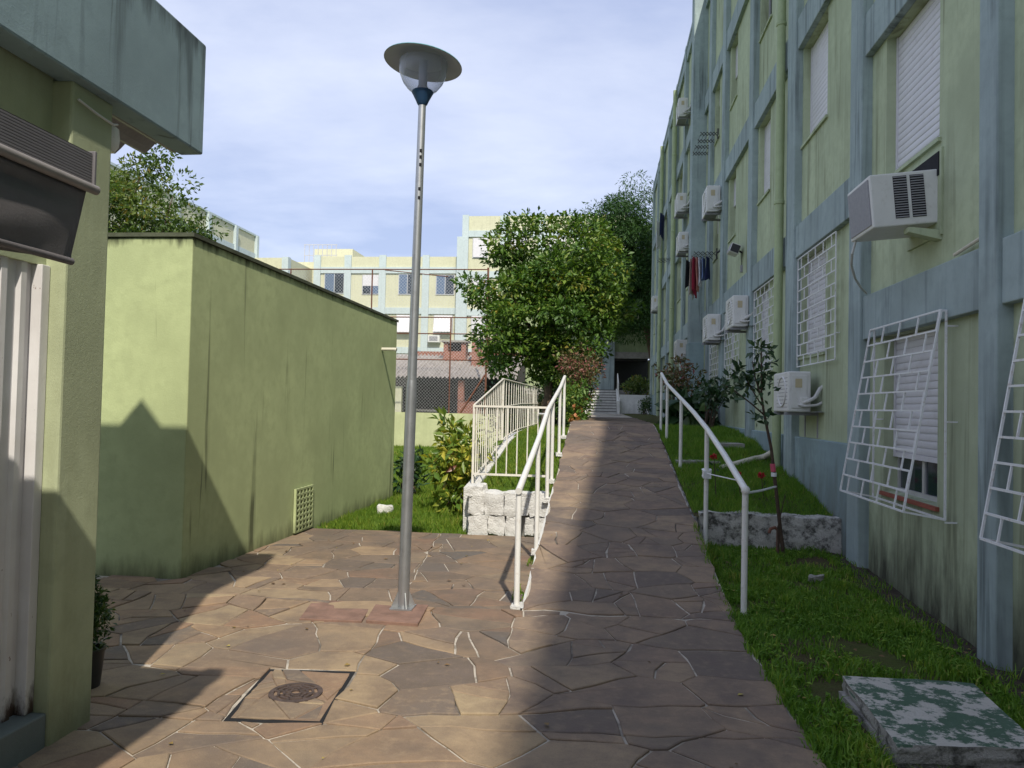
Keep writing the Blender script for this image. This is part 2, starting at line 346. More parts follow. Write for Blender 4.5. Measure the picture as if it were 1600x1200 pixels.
def np_mesh(name, v, tri, mat, parent=None, origin=(0, 0, 0), var=None, kind=None, smooth=False):
    me = bpy.data.meshes.new(name); v = np.asarray(v, np.float32) - np.array(origin, np.float32); tri = np.asarray(tri, np.int32)
    me.vertices.add(len(v)); me.vertices.foreach_set('co', v.ravel())
    me.loops.add(tri.size); me.loops.foreach_set('vertex_index', tri.ravel())
    me.polygons.add(len(tri)); me.polygons.foreach_set('loop_start', np.arange(0, tri.size, tri.shape[1], dtype=np.int32))
    me.polygons.foreach_set('loop_total', np.full(len(tri), tri.shape[1], np.int32)) if False else None
    me.update(calc_edges=True)
    if var is not None:
        a = me.attributes.new('var', 'FLOAT', 'POINT'); a.data.foreach_set('value', np.asarray(var, np.float32))
    me.materials.append(MATS[mat])
    if smooth: me.polygons.foreach_set('use_smooth', [True] * len(me.polygons))
    o = bpy.data.objects.new(name, me); finish(o, parent, Vector(origin)); return meta(o, kind=kind)
# shared unit bars: a square and a round one along +Z from 0 to 1
UNIT = {}
def unit(kind, mat):
    k = (kind, mat)
    if k not in UNIT:
        m = MB()
        if kind == 'sq': m.box(-0.5, 0.5, -0.5, 0.5, 0, 1)
        else: m.tube([(0, 0, 0), (0, 0, 1)], 0.5, 10)
        me = bpy.data.meshes.new('bar'); me.from_pydata(m.v, [], m.f); me.update(); me.materials.append(MATS[mat])
        if kind != 'sq':
            me.polygons.foreach_set('use_smooth', [True] * len(me.polygons))
            try: me.set_sharp_from_angle(angle=R(40))
            except Exception: pass
        UNIT[k] = me
    return UNIT[k]
def stick(name, p0, p1, w, mat, parent, kind='sq', w2=None):
    p0 = Vector(p0); p1 = Vector(p1); d = p1 - p0
    o = bpy.data.objects.new(name, unit(kind, mat)); finish(o, parent, p0)
    o.rotation_mode = 'QUATERNION'; o.rotation_quaternion = d.to_track_quat('Z', 'Y'); o.scale = (w, w2 or w, d.length)
    return o
def copy_tree(o, parent=None):
    c = o.copy(); col.objects.link(c); c.parent = parent
    for ch in [x for x in o.children]: copy_tree(ch, c)
    return c
def jitter_block(m, x0, x1, y0, y1, z0, z1, amp, step, seed, round_=0.0):
    """a rough stone / rough masonry block: subdivided box pushed about by noise"""
    bm = bmesh.new(); bmesh.ops.create_cube(bm, size=1)
    L = (x1 - x0, y1 - y0, z1 - z0); cuts = max(1, min(24, int(max(L) / step)))
    bmesh.ops.subdivide_edges(bm, edges=bm.edges[:], cuts=min(max(cuts, 7), 9) if max(L) < 0.8 else cuts, use_grid_fill=True)
    k = len(m.v); bm.verts.index_update()
    for v in bm.verts:
        p = v.co.copy()
        if round_:
            q = p * 2; f = 1 - round_ * max(0, (sorted([abs(q.x), abs(q.y), abs(q.z)])[1]) - 0.6); p = p * f
        p = Vector((x0 + (p.x + 0.5) * L[0], y0 + (p.y + 0.5) * L[1], z0 + (p.z + 0.5) * L[2]))
        nz = mnoise.noise_vector(p * 5.5 + Vector((seed * 7.3, seed, 0))) + 0.55 * mnoise.noise_vector(p * 14 + Vector((seed, 3, 1))) + 0.3 * mnoise.noise_vector(p * 33 + Vector((seed, 1, 4)))
        m.v.append(tuple(p + nz * amp))
    for f in bm.faces: m.f.append(tuple(k + v.index for v in f.verts))
    bm.free(); m.sm = True; return m

# ================================================================== THE SETTING: ground, paving, lawns
def lerp_tab(tab, y):
    if y <= tab[0][0]: return tab[0][1]
    for (a, b), (c, d) in zip(tab, tab[1:]):
        if y <= c: return b + (d - b) * (y - a) / (c - a)
    return tab[-1][1]
RAMP = [(5.4, 0.0), (5.8, 0.008), (6.2, 0.045), (6.6, 0.095), (14.4, 1.22), (14.9, 1.275), (15.4, 1.30), (40, 1.32)]
def zr(y): return lerp_tab(RAMP, y)
XL, XR = -0.575, 1.045
def nz(x, y, s=1.0): return mnoise.noise(Vector((x * s, y * s, 0.37)))

MB().quad((-300, -300, -0.04), (300, -300, -0.04), (300, 500, -0.04), (-300, 500, -0.04)).build('ground', 'turf_sun', origin=(0, 0, -0.04), kind='structure')
patio = MB().quad((-7, -6, -0.006), (XR, -6, -0.006), (XR, 5.5, -0.006), (-7, 5.5, -0.006)).quad((-7, 5.5, -0.006), (XL - 0.01, 5.5, -0.006), (XL - 0.01, 9.42, -0.006), (-7, 9.42, -0.006)).build('patio', 'mortar', origin=(-2, 6, -0.006), kind='structure')
m = MB(); ys = [5.5, 5.8, 6.0, 6.2, 6.6, 8, 10, 12, 14.4, 14.9, 15.4, 20, 30, 38.05]
for a, b in zip(ys, ys[1:]):
    za, zb = zr(a) - 0.0065, zr(b) - 0.0065
    m.quad((XL, a, za), (XR, a, za), (XR, b, zb), (XL, b, zb))
    m.quad((XR, a, -0.3), (XR, b, -0.3), (XR, b, zb), (XR, a, za)); m.quad((XL, b, -0.3), (XL, a, -0.3), (XL, a, za), (XL, b, zb))
ramp = m.build('ramp_path', 'mortar', origin=(0.2, 10, 0.5), kind='structure')

# --- crazy paving: irregular cells, some of them broken again by a straight crack
def area(p): return 0.5 * sum(p[i][0] * p[(i + 1) % len(p)][1] - p[(i + 1) % len(p)][0] * p[i][1] for i in range(len(p)))
def cut(p, nx, ny, c):
    """keep the part of convex polygon p with nx*x+ny*y <= c"""
    out = []
    for i in range(len(p)):
        a, b = p[i], p[(i + 1) % len(p)]; da = nx * a[0] + ny * a[1] - c; db = nx * b[0] + ny * b[1] - c
        if da <= 0: out.append(a)
        if (da < 0 < db) or (db < 0 < da):
            t = da / (da - db); out.append((a[0] + (b[0] - a[0]) * t, a[1] + (b[1] - a[1]) * t))
    return out
def minus_convex(p, hole):
    res = []; rest = p
    for i in range(len(hole)):
        a, b = hole[i], hole[(i + 1) % len(hole)]; nx, ny = b[1] - a[1], a[0] - b[0]; L = math.hypot(nx, ny); nx /= L; ny /= L; c = nx * a[0] + ny * a[1]
        o = cut(rest, -nx, -ny, -c)
        if len(o) > 2 and abs(area(o)) > 1e-4: res.append(o)
        rest = cut(rest, nx, ny, c)
        if len(rest) < 3: break
    return res
def cells(x0, x1, y0, y1, n, ax, seed, p_split):
    rg = random.Random(seed); pts = []
    tries = 0; dmin = 0.62 * math.sqrt((x1 - x0) * (y1 - y0) / n)
    while len(pts) < n and tries < 9000:
        tries += 1; p = (rg.uniform(x0, x1), rg.uniform(y0, y1))
        if all(math.hypot((p[0] - q[0]) / ax, p[1] - q[1]) > dmin / math.sqrt(ax) for q in pts): pts.append(p)
    out = []
    for p in pts:
        poly = [(x0, y0), (x1, y0), (x1, y1), (x0, y1)]
        for q in pts:
            if q is p: continue
            dx, dy = (q[0] - p[0]) / (ax * ax), q[1] - p[1]
            mx_, my_ = (p[0] + q[0]) / 2, (p[1] + q[1]) / 2
            if abs(q[0] - p[0]) > 3 or abs(q[1] - p[1]) > 3: continue
            poly = cut(poly, dx, dy, dx * mx_ + dy * my_)
            if len(poly) < 3: break
        if len(poly) > 2:
            stack = [poly]
            while stack:
                c = stack.pop(); A = abs(area(c))
                if A > 0.05 and rg.random() < p_split * min(1.6, A / 0.14):
                    cxm = sum(v[0] for v in c) / len(c); cym = sum(v[1] for v in c) / len(c)
                    w = max(v[0] for v in c) - min(v[0] for v in c); h = max(v[1] for v in c) - min(v[1] for v in c)
                    an = (0 if w > h else math.pi / 2) + rg.gauss(0, 0.35); nx, ny = math.cos(an), math.sin(an)
                    cc = nx * cxm + ny * cym + rg.uniform(-0.22, 0.22) * min(w, h)
                    a, b = cut(c, nx, ny, cc), cut(c, -nx, -ny, -cc)
                    if len(a) > 2 and len(b) > 2: stack += [a, b]; continue
                out.append(c)
    return out
def stone_obj(poly, zf, parent, mat, rg, gap=0.011, into=None):
    if area(poly) < 0: poly = poly[::-1]
    if area(poly) < 0.0035: return False
    pts = []
    for i in range(len(poly)):
        a, b = poly[i], poly[(i + 1) % len(poly)]; L = math.hypot(b[0] - a[0], b[1] - a[1]); k = max(1, int(L / 0.13))
        for j in range(k): pts.append((a[0] + (b[0] - a[0]) * j / k, a[1] + (b[1] - a[1]) * j / k))
    def warp(p):
        v = mnoise.noise_vector(Vector((p[0] * 3.1, p[1] * 3.1, 1.7))); w = mnoise.noise_vector(Vector((p[0] * 9, p[1] * 9, 5.1)))
        return (p[0] + v.x * 0.05 + w.x * 0.014, p[1] + v.y * 0.05 + w.y * 0.014)
    def inset(q, d):
        o = []; n = len(q)
        for i in range(n):
            p, c, x = q[i - 1], q[i], q[(i + 1) % n]
            e1 = Vector((c[0] - p[0], c[1] - p[1])); e2 = Vector((x[0] - c[0], x[1] - c[1]))
            if e1.length < 1e-6 or e2.length < 1e-6: o.append(c); continue
            e1.normalize(); e2.normalize(); nn = Vector((-e1.y - e2.y, e1.x + e2.x))
            if nn.length < 0.3: o.append(c); continue
            nn.normalize(); k = min(1.8, 1 / max(0.4, nn.dot(Vector((-e1.y, e1.x))))); o.append((c[0] + nn.x * d * k, c[1] + nn.y * d * k))
        return o
    pts = [warp(p) for p in pts]
    g = gap * rg.uniform(0.5, 1.5)
    o1 = inset(pts, g * 0.5); o2 = inset(pts, g * 0.5 + 0.006)
    if area(o2) < 0.001: return False
    cx_ = sum(p[0] for p in o1) / len(o1); cy_ = sum(p[1] for p in o1) / len(o1)
    dz = rg.uniform(-0.0005, 0.0075); tx, ty = rg.gauss(0, 0.006), rg.gauss(0, 0.006)
    def Z(p, off): return zf(p[1]) + dz + (p[0] - cx_) * tx + (p[1] - cy_) * ty + off
    m = MB(); n = len(o1)
    m.v = [(p[0], p[1], Z(p, -0.03)) for p in o1] + [(p[0], p[1], Z(p, -0.004)) for p in o1] + [(p[0], p[1], Z(p, 0)) for p in o2]
    for r in (0, n):
        for j in range(n): m.f.append((r + j, r + (j + 1) % n, r + n + (j + 1) % n, r + n + j))
    m.f.append(tuple(2 * n + j for j in range(n)))
    if into is not None: into.add(m.v, m.f); return True
    m.build('paving_stone', mat, parent, origin=(cx_, cy_, zf(cy_)))
    return True
DRAIN = [(-1.84, 3.69), (-1.34, 3.73), (-1.42, 4.49), (-1.94, 4.44)]
rg = random.Random(4)
RAMP_HOLE = [(XL - 0.012, 5.95), (3, 5.95), (3, 20), (XL - 0.012, 20)]
def lay(todo, parent, gap):
    """the 298 stones that show largest are objects, the rest one joined part per material"""
    todo.sort(key=lambda t: -abs(area(t[0])) / (t[3] * t[3])); n = 0; rest = {}
    for poly, zf, mt, yy in todo:
        if n < 298: n += stone_obj(poly, zf, parent, mt, rg, gap)
        else: stone_obj(poly, zf, None, mt, rg, gap, rest.setdefault(mt, MB()))
    for mt, mb in rest.items():
        if mb.v: meta(mb.build('paving_stones', mt, parent), kind='stuff')
todo = []
for c in cells(-4.35, XR, 2.3, 9.42, 158, 1.25, 21, 0.44):
    for c2 in minus_convex(c, RAMP_HOLE):
        for c3 in minus_convex(c2, DRAIN):
            xm = sum(v[0] for v in c3) / len(c3); ym = sum(v[1] for v in c3) / len(c3)
            if xm < -3.75 and ym > 6.6: continue
            if xm < -2.75 and ym < 3.5: continue
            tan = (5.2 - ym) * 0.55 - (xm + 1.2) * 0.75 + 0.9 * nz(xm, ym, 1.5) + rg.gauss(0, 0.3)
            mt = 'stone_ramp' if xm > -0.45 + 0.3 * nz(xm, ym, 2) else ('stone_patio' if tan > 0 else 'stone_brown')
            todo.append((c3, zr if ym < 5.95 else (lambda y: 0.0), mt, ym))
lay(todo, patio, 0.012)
todo = [(c, zr, 'stone_ramp', sum(v[1] for v in c) / len(c)) for c in cells(XL, XR, 5.97, 15.4, 96, 1.35, 8, 0.45) + cells(XL, XR, 15.42, 24, 30, 1.3, 3, 0.25)]
lay(todo, ramp, 0.011)
# --- lawns
LOW_R = [(2, -0.03), (6, 0.0), (8.65, 0.12)]
UP_R = [(8.7, 0.42), (10.7, 0.72), (12.8, 1.02), (15, 1.20), (20, 1.26), (38.1, 1.33)]
UP_L = [(9.65, 0.49), (10.1, 0.53), (13.3, 0.95), (15, 1.08), (20, 1.12), (38.1, 1.30)]
def zl_low(x, y): return lerp_tab(LOW_R, y) + 0.02 * nz(x, y, 2) - 0.03 * max(0, (x - 2.3) / 0.35)
def zl_up(x, y): return lerp_tab(UP_R, y) + 0.02 * nz(x, y, 2)
def zl_left(x, y): return lerp_tab(UP_L, y) + 0.015 * nz(x, y, 2)
def sheet(name, x0, x1, y0, y1, zf, mat, nx, ny, skirt=()):
    m = MB(); xf0 = x0 if callable(x0) else (lambda y: x0); g = {}
    for j in range(ny + 1):
        y = y0 + (y1 - y0) * j / ny
        for i in range(nx + 1):
            x = xf0(y) + (x1 - xf0(y)) * i / nx; g[i, j] = len(m.v); m.v.append((x, y, zf(x, y)))
    for j in range(ny):
        for i in range(nx): m.f.append((g[i, j], g[i + 1, j], g[i + 1, j + 1], g[i, j + 1]))
    if 'l' in skirt:
        for j in range(ny):
            a, b = m.v[g[0, j]], m.v[g[0, j + 1]]; m.quad((a[0], a[1], -0.2), a, b, (b[0], b[1], -0.2))
    m.sm = True
    return m.build(name, mat, origin=((x1 + xf0(y0)) / 2, (y0 + y1) / 2, 0), kind='structure')
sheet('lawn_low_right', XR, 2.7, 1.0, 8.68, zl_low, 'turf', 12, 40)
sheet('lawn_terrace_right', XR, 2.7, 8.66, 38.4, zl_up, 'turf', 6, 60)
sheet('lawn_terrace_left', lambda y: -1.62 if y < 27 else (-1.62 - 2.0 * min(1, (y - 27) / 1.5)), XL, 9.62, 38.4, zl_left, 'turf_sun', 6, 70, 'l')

def grass(name, label, n, xr, yr, zf, mat, h, seg, keep=None, wid=0.006, parent=None):
    g = np.random.default_rng(hash(name) % 1000 if False else n)
    x = g.uniform(*xr, n); y = g.uniform(*yr, n)
    if keep is not None:
        k = np.array([keep(a, b, g) for a, b in zip(x, y)]); x, y = x[k], y[k]; n = len(x)
    z = np.array([zf(a, b) for a, b in zip(x, y)])
    patch = np.array([mnoise.noise(Vector((a * 1.7, b * 1.7, 2.2))) for a, b in zip(x, y)])
    tuft = np.array([max(0.0, mnoise.noise(Vector((a * 6, b * 6, 4.2)))) for a, b in zip(x, y)])
    hh = h * g.uniform(0.4, 1.25, n) * (1 + 0.5 * patch + 1.3 * tuft); an = g.uniform(0, 2 * np.pi, n); w = wid * g.uniform(0.7, 1.4, n)
    la = g.uniform(0, 2 * np.pi, n); le = g.uniform(0.15, 0.95, n) * hh
    b = np.stack([x, y, z - 0.004], 1); sx = np.stack([np.cos(an) * w, np.sin(an) * w, 0 * w], 1); ld = np.stack([np.cos(la) * le, np.sin(la) * le, 0 * le], 1)
    up = np.zeros((n, 3)); up[:, 2] = hh
    va = np.clip(g.normal(0.42, 0.24, n) + 0.3 * patch + 0.35 * (tuft - 0.15), 0, 1)
    if seg == 2:
        mid = b + ld * 0.35 + up * 0.6; tip = b + ld + up * (1 - 0.35 * (le / hh)[:, None] * 0 - 0.0)
        tip[:, 2] -= 0.35 * le
        v = np.stack([b - sx, b + sx, mid + sx * 0.75, mid - sx * 0.75, tip], 1).reshape(-1, 3); i = np.arange(n)[:, None] * 5
        t = np.concatenate([i + [0, 1, 2], i + [0, 2, 3], i + [3, 2, 4]], 0); va = np.repeat(va, 5)
    else:
        tip = b + ld + up
        v = np.stack([b - sx, b + sx, tip], 1).reshape(-1, 3); i = np.arange(n)[:, None] * 3; t = i + [0, 1, 2]; va = np.repeat(va, 3)
    o = np_mesh(name, v, t, mat, origin=(float(np.mean(x)), float(np.mean(y)), float(np.min(z))), var=va, kind='stuff')
    return meta(o, label, 'grass')
COVER = [(1.36, 3.70), (2.02, 3.76), (2.10, 4.62), (1.40, 4.62)]
def keep_low(a, b, g):
    if 1.33 < a < 2.12 and 3.62 < b < 4.64: return False
    if a > 2.38 + 0.12 * nz(a, b, 3): return g.random() < 0.10
    return g.random() < 0.25 + 1.0 * (nz(a, b, 1.3) + 0.55) and g.random() < 0.9 + 1.6 * nz(a + 7, b, 3.1)
grass('grass', 'short shaded grass growing between the ramp and the apartment facade', 78000, (XR - 0.015, 2.6), (2.6, 8.6), zl_low, 'grass_shade', 0.06, 2, keep_low, 0.0046)
grass('grass', 'shaded grass on the terrace above the mossy retaining wall', 60000, (XR + 0.01, 2.58), (8.78, 17), zl_up, 'grass_shade', 0.062, 1, lambda a, b, g: g.random() < 0.55 + 0.9 * (nz(a, b, 1.6) + 0.45), 0.0048)
grass('grass', 'sunlit grass on the raised bed beside the ramp behind the white stone wall', 26000, (-1.55, XL - 0.02), (9.85, 19), zl_left, 'grass_sun', 0.045, 1, None, 0.006)
grass('grass', 'sunlit lawn grass beyond the patio between the shed and the white stone wall', 46000, (-5.5, -1.66), (9.45, 15), lambda x, y: -0.03, 'grass_sun', 0.06, 1, lambda a, b, g: a > -3.6 if b < 12.9 else g.random() < 0.9, 0.006)
grass('grass', 'sunlit far lawn running up to the low yellow-green wall', 30000, (-11, -1.7), (15, 28.6), lambda x, y: -0.03, 'grass_sun', 0.07, 1, None, 0.012)
grass('grass', 'weeds sprouting along the foot of the left handrail', 420, (-0.70, -0.60), (6.1, 9.4), lambda x, y: 0.0, 'grass_sun', 0.06, 2, lambda a, b, g: nz(a * 3, b, 2.5) > 0.0, 0.006)
grass('grass', 'ragged fringe of longer grass along the right edge of the path', 3200, (XR - 0.05, XR + 0.07), (2.8, 8.4), lambda x, y: max(zl_low(max(x, XR), y), zr(y) - 0.02 if x < XR else -1), 'grass_shade', 0.07, 2, lambda a, b, g: nz(a, b, 3) > -0.1 and g.random() < (1 if a > XR - 0.01 else 0.35), 0.0042)
def weeds():
    n = 1500; g = np.random.default_rng(3); x = g.uniform(XR + 0.02, 2.45, n); y = g.uniform(2.8, 8.5, n)
    k = np.array([keep_low(a, b, g) and nz(a, b, 0.9) > -0.15 for a, b in zip(x, y)]); x, y = x[k], y[k]; n = len(x)
    V = []; T = []; W = []
    for a, b in zip(x, y):
        z = zl_low(a, b); kk = g.integers(3, 6); va = g.uniform(0.2, 0.85)
        for q in range(kk):
            an = g.uniform(0, 6.28); L = g.uniform(0.02, 0.045); wd = L * 0.42; d = np.array([math.cos(an), math.sin(an), 0]); sd = np.array([-d[1], d[0], 0]); p = np.array([a, b, z + g.uniform(0.012, 0.04)])
            i = len(V); V += [p, p + d * L * 0.55 + sd * wd + [0, 0, 0.012], p + d * L + [0, 0, 0.004], p + d * L * 0.55 - sd * wd + [0, 0, 0.012]]; T += [(i, i + 1, i + 2), (i, i + 2, i + 3)]; W += [va] * 4
    meta(np_mesh('clover', V, T, 'grass_shade', origin=(1.8, 5.5, 0), var=W, kind='stuff'), 'small broad clover leaves spread through the shaded grass', 'ground cover')
weeds()
def litter():
    g = np.random.default_rng(77); V = []; T = []; W = []
    spots = [(g.uniform(1.1, 2.55), g.uniform(3.0, 8.5), zl_low) for _ in range(150)] + [(g.uniform(1.1, 2.5), g.uniform(9, 14), zl_up) for _ in range(60)] + [(g.uniform(-3.3, 1.0), g.uniform(3.2, 9.3), lambda x, y: (zr(y) if x > XL else 0.0) + 0.004) for _ in range(46)] + [(g.uniform(-3.4, -1.8), g.uniform(9.5, 13), lambda x, y: 0.0) for _ in range(30)]
    for a, b, zf in spots:
        z = zf(a, b) + (0.006 if a < XR else g.uniform(0.015, 0.05)); an = g.uniform(0, 6.28); L = g.uniform(0.018, 0.05); wd = L * g.uniform(0.25, 0.45); d = np.array([math.cos(an), math.sin(an), g.uniform(-0.1, 0.25)]); sd = np.array([-d[1], d[0], g.uniform(-0.2, 0.2)]); p = np.array([a, b, z]); va = g.uniform(0, 1)
        i = len(V); V += [p, p + d * L * 0.5 + sd * wd + [0, 0, 0.005], p + d * L, p + d * L * 0.5 - sd * wd + [0, 0, 0.005]]; T += [(i, i + 1, i + 2), (i, i + 2, i + 3)]; W += [va] * 4
    meta(np_mesh('leaf_litter', V, T, 'litter', origin=(0, 6, 0), var=W, kind='stuff'), 'scattered small fallen leaves on the grass and paving', 'fallen leaves')
litter()
# damp soil strip along the foot of the facade
sheet('soil_strip', 2.34, 2.70, 2.2, 8.6, lambda x, y: zl_low(x, y) + 0.008 + 0.012 * nz(x, y, 9) - 0.03 * max(0, 2.42 - x) / 0.08, 'soil', 8, 80)

# ================================================================== BUILDINGS
# ---- the long apartment block on the right
apt = thing('apartment_building', (2.65, 8.0, 0.0), 'long four-storey green block with blue pilasters and bands right of the path', 'building')
def panel(m, X, y0, y1, z0, z1, hole=None, dep=0.14):
    if hole is None: m.quad((X, y1, z0), (X, y0, z0), (X, y0, z1), (X, y1, z1)); return m
    a, b, c, d = hole
    for (p, q, r, s) in ((y0, a, z0, z1), (b, y1, z0, z1), (a, b, z0, c), (a, b, d, z1)):
        if q - p > 1e-4 and s - r > 1e-4: m.quad((X, q, r), (X, p, r), (X, p, s), (X, q, s))
    m.quad((X, a, c), (X, a, d), (X + dep, a, d), (X + dep, a, c)); m.quad((X, b, d), (X, b, c), (X + dep, b, c), (X + dep, b, d))
    m.quad((X, b, c), (X, a, c), (X + dep, a, c), (X + dep, b, c)); m.quad((X, a, d), (X, b, d), (X + dep, b, d), (X + dep, a, d))
    return m
SLAT = {}
def slat_mesh(mat):
    if mat not in SLAT:
        pr = [(0, 0), (-0.004, 0.1), (-0.0065, 0.35), (-0.0065, 0.65), (-0.004, 0.9), (0.003, 0.93), (0.003, 1.0)]
        v = []; f = []
        for y in (0, 1):
            for x, z in pr: v.append((x, y, z))
        n = len(pr)
        for i in range(n - 1): f.append((i + n, i, i + 1, i + n + 1))
        me = bpy.data.meshes.new('slat'); me.from_pydata(v, [], f); me.update(); me.materials.append(MATS[mat]); SLAT[mat] = me
    return SLAT[mat]
def window(X, a, b, c, d, drop, pitch=0.062, single=False, sillmat='wall_green_high', glassm='window_glass'):
    """opening a..b in y, c..d in z; roller shutter lowered to fraction drop"""
    zb = d - (d - c) * drop
    if drop < 0.999:
        m = MB()
        for p, q, r, s in ((a, a + 0.04, c, d), (b - 0.04, b, c, d), (a + 0.04, b - 0.04, c, c + 0.04), (a + 0.04, b - 0.04, d - 0.04, d), ((a + b) / 2 - 0.025, (a + b) / 2 + 0.025, c + 0.04, d - 0.04)):
            m.box(X + 0.125, X + 0.165, p, q, r, s)
        fr = m.build('window_frame', 'alu', apt)
        for p, q in ((a + 0.042, (a + b) / 2 - 0.027), ((a + b) / 2 + 0.027, b - 0.042)):
            MB().box(X + 0.14, X + 0.146, p, q, c + 0.042, d - 0.042).build('pane', glassm, fr)
    if drop > 0.02:
        sh = MB().box(X + 0.085, X + 0.12, a + 0.002, a + 0.03, zb, d - 0.003).box(X + 0.085, X + 0.12, b - 0.03, b - 0.002, zb, d - 0.003).box(X + 0.09, X + 0.115, a + 0.031, b - 0.031, zb, zb + 0.045).build('roller_shutter', 'shutter_white', apt)
        n = max(1, int((d - zb - 0.05) / pitch)); hgt = (d - zb - 0.05) / n
        if single:
            for k in range(n):
                o = bpy.data.objects.new('slat', slat_mesh('shutter_white')); finish(o, sh, Vector((X + 0.102, a + 0.032, zb + 0.047 + k * hgt))); o.scale = (1, b - a - 0.064, hgt)
        else:
            m = MB(); src = slat_mesh('shutter_white')
            for k in range(n):
                m.add([(X + 0.102 + v.co.x, a + 0.032 + v.co.y * (b - a - 0.064), zb + 0.047 + (k + v.co.z) * hgt) for v in src.vertices], [tuple(p.vertices) for p in src.polygons])
            meta(m.build('slats', 'shutter_white', sh), kind='stuff')
    MB().box(X - 0.03, X + 0.12, a - 0.04, b + 0.04, c - 0.035, c - 0.002).build('sill', sillmat, apt)

def band(X, y0, y1, z0, h=0.43): MB().box(X - 0.075, X + 0.02, y0, y1, z0, z0 + h).build('band', 'trim_blue', apt, bevel=0.008)
def pilaster(X, y0, y1, z0, z1): MB().box(X - 0.105, X + 0.03, y0, y1, z0, z1).build('pilaster', 'trim_blue', apt, bevel=0.012)
FH = 2.85
# building core keeps the light out and closes the back
MB().box(2.86, 13, -16, 8.15, -0.3, 11.25).build('core', 'interior', apt)
MB().box(2.862, 13, 8.16, 20.6, -0.3, 12.55).build('core', 'interior', apt)
MB().box(2.72, 13, 20.62, 38.4, -0.3, 12.55).build('core', 'interior', apt)
for y0, y1, z, xx in ((8.16, 20.4, 12.56, 2.62), (20.62, 38.4, 12.56, 2.41)):
    MB().box(xx, 13.05, y0, y1, z, z + 0.15).build('roof_slab', 'trim_blue', apt)
MB().add([(2.32, -16, 11.255), (2.35, -8, 11.255), (2.56, 5, 11.255), (2.56, 8.15, 11.255), (13.05, 8.15, 11.255), (13.05, -16, 11.255), (2.32, -16, 11.405), (2.35, -8, 11.405), (2.56, 5, 11.405), (2.56, 8.15, 11.405), (13.05, 8.15, 11.405), (13.05, -16, 11.405)], [(0, 1, 2, 3, 4, 5), (11, 10, 9, 8, 7, 6)] + [(i, i + 6, (i + 1) % 6 + 6, (i + 1) % 6) for i in range(6)]).build('roof_slab', 'trim_blue', apt)  # unseen eave, tapered outward only to push its shadow edge across the path
# section A (near, half a storey lower)
A_P = [-16, -13.2, -10.4, -7.6, -4.8, -2.9, -0.15, 2.6, 5.3, 7.96]; PW = 0.25
for i, y in enumerate(A_P):
    pilaster(2.65, y, y + (0.25 if i < 9 else 0.36), -0.3, 11.25 if i < 9 else 12.56)
for i in range(len(A_P) - 1):
    y0, y1 = A_P[i] + 0.25, A_P[i + 1]; mid = {7: 4.16, 8: 7.0}.get(i, (y0 + y1) / 2)
    for k in range(4):
        zb = 2.33 + FH * k; band(2.65, y0, y1, zb); z0 = -0.3 if k == 0 else zb - FH
        if i >= 6:
            hole = (mid - 0.58, mid + 0.58, zb - (1.45 if k == 0 else 1.37), zb - 0.005)
            panel(MB(), 2.65, y0 - 0.03, y1 + 0.03, z0, zb + 0.05 if k == 3 else zb, hole).build('wall_panel', 'wall_green' if k == 0 else 'wall_green_high', apt)
            drop = {(8, 0): 0.775, (8, 1): 1.0, (7, 0): 0.55}.get((i, k), rnd.choice((1.0, 1.0, 0.6)))
            window(2.65, *hole, drop, single=(i >= 7 and k < 2), sillmat='sill_red' if k == 0 else 'wall_green_high')
        else: panel(MB(), 2.65, y0 - 0.03, y1 + 0.03, z0, zb).build('wall_panel', 'wall_green_high', apt)
# section B
B_P = [(8.32, None), (10.67, 11.1), (13.65, 14.0), (16.8, 17.18), (19.0, 19.38), (20.45, None)]
holes_B = [(9.52, 10.62), (12.68, 13.55), (15.86, 16.62), (18.2, 18.85), None]
drops = {(0, 0): 1.0, (0, 1): 1.0, (1, 0): 1.0, (1, 1): 1.0, (2, 0): 1.0, (2, 1): 0.45, (2, 2): 0.52, (1, 2): 0.0, (3, 0): 1.0, (3, 1): 0.5, (3, 2): 0.3, (0, 2): 0.7}
for y0, y1 in B_P[1:-1]: pilaster(2.65, y0, y1, 0.2, 12.56)
for i in range(5):
    y0 = B_P[i][1] or B_P[i][0]; y1 = B_P[i + 1][0]
    for k in range(4):
        zb = 3.67 + FH * k; band(2.65, y0, y1, zb); z0 = 1.26 if k == 0 else zb - FH; h = holes_B[i]
        hole = (h[0], h[1], zb - 1.34, zb - 0.005) if h and k < 3 else None
        panel(MB(), 2.65, y0 - 0.03, y1 + 0.03, z0, min(zb, 12.56), hole).build('wall_panel', 'wall_green_high', apt)
        if hole: window(2.65, *hole, drops.get((i, k), 1.0), single=(i == 0))
    MB().box(2.59, 2.75, y0, y1, -0.1, 1.275).build('plinth', 'plinth_blue', apt, bevel=0.01)
# deep blue pier between the sections
MB().box(2.28, 2.75, 20.45, 20.95, 0.5, 12.95).build('pier', 'trim_blue', apt, bevel=0.015)
MB().box(2.25, 2.74, 20.40, 20.98, 0.9, 3.35).build('pier_base', 'plinth_blue', apt, bevel=0.015)
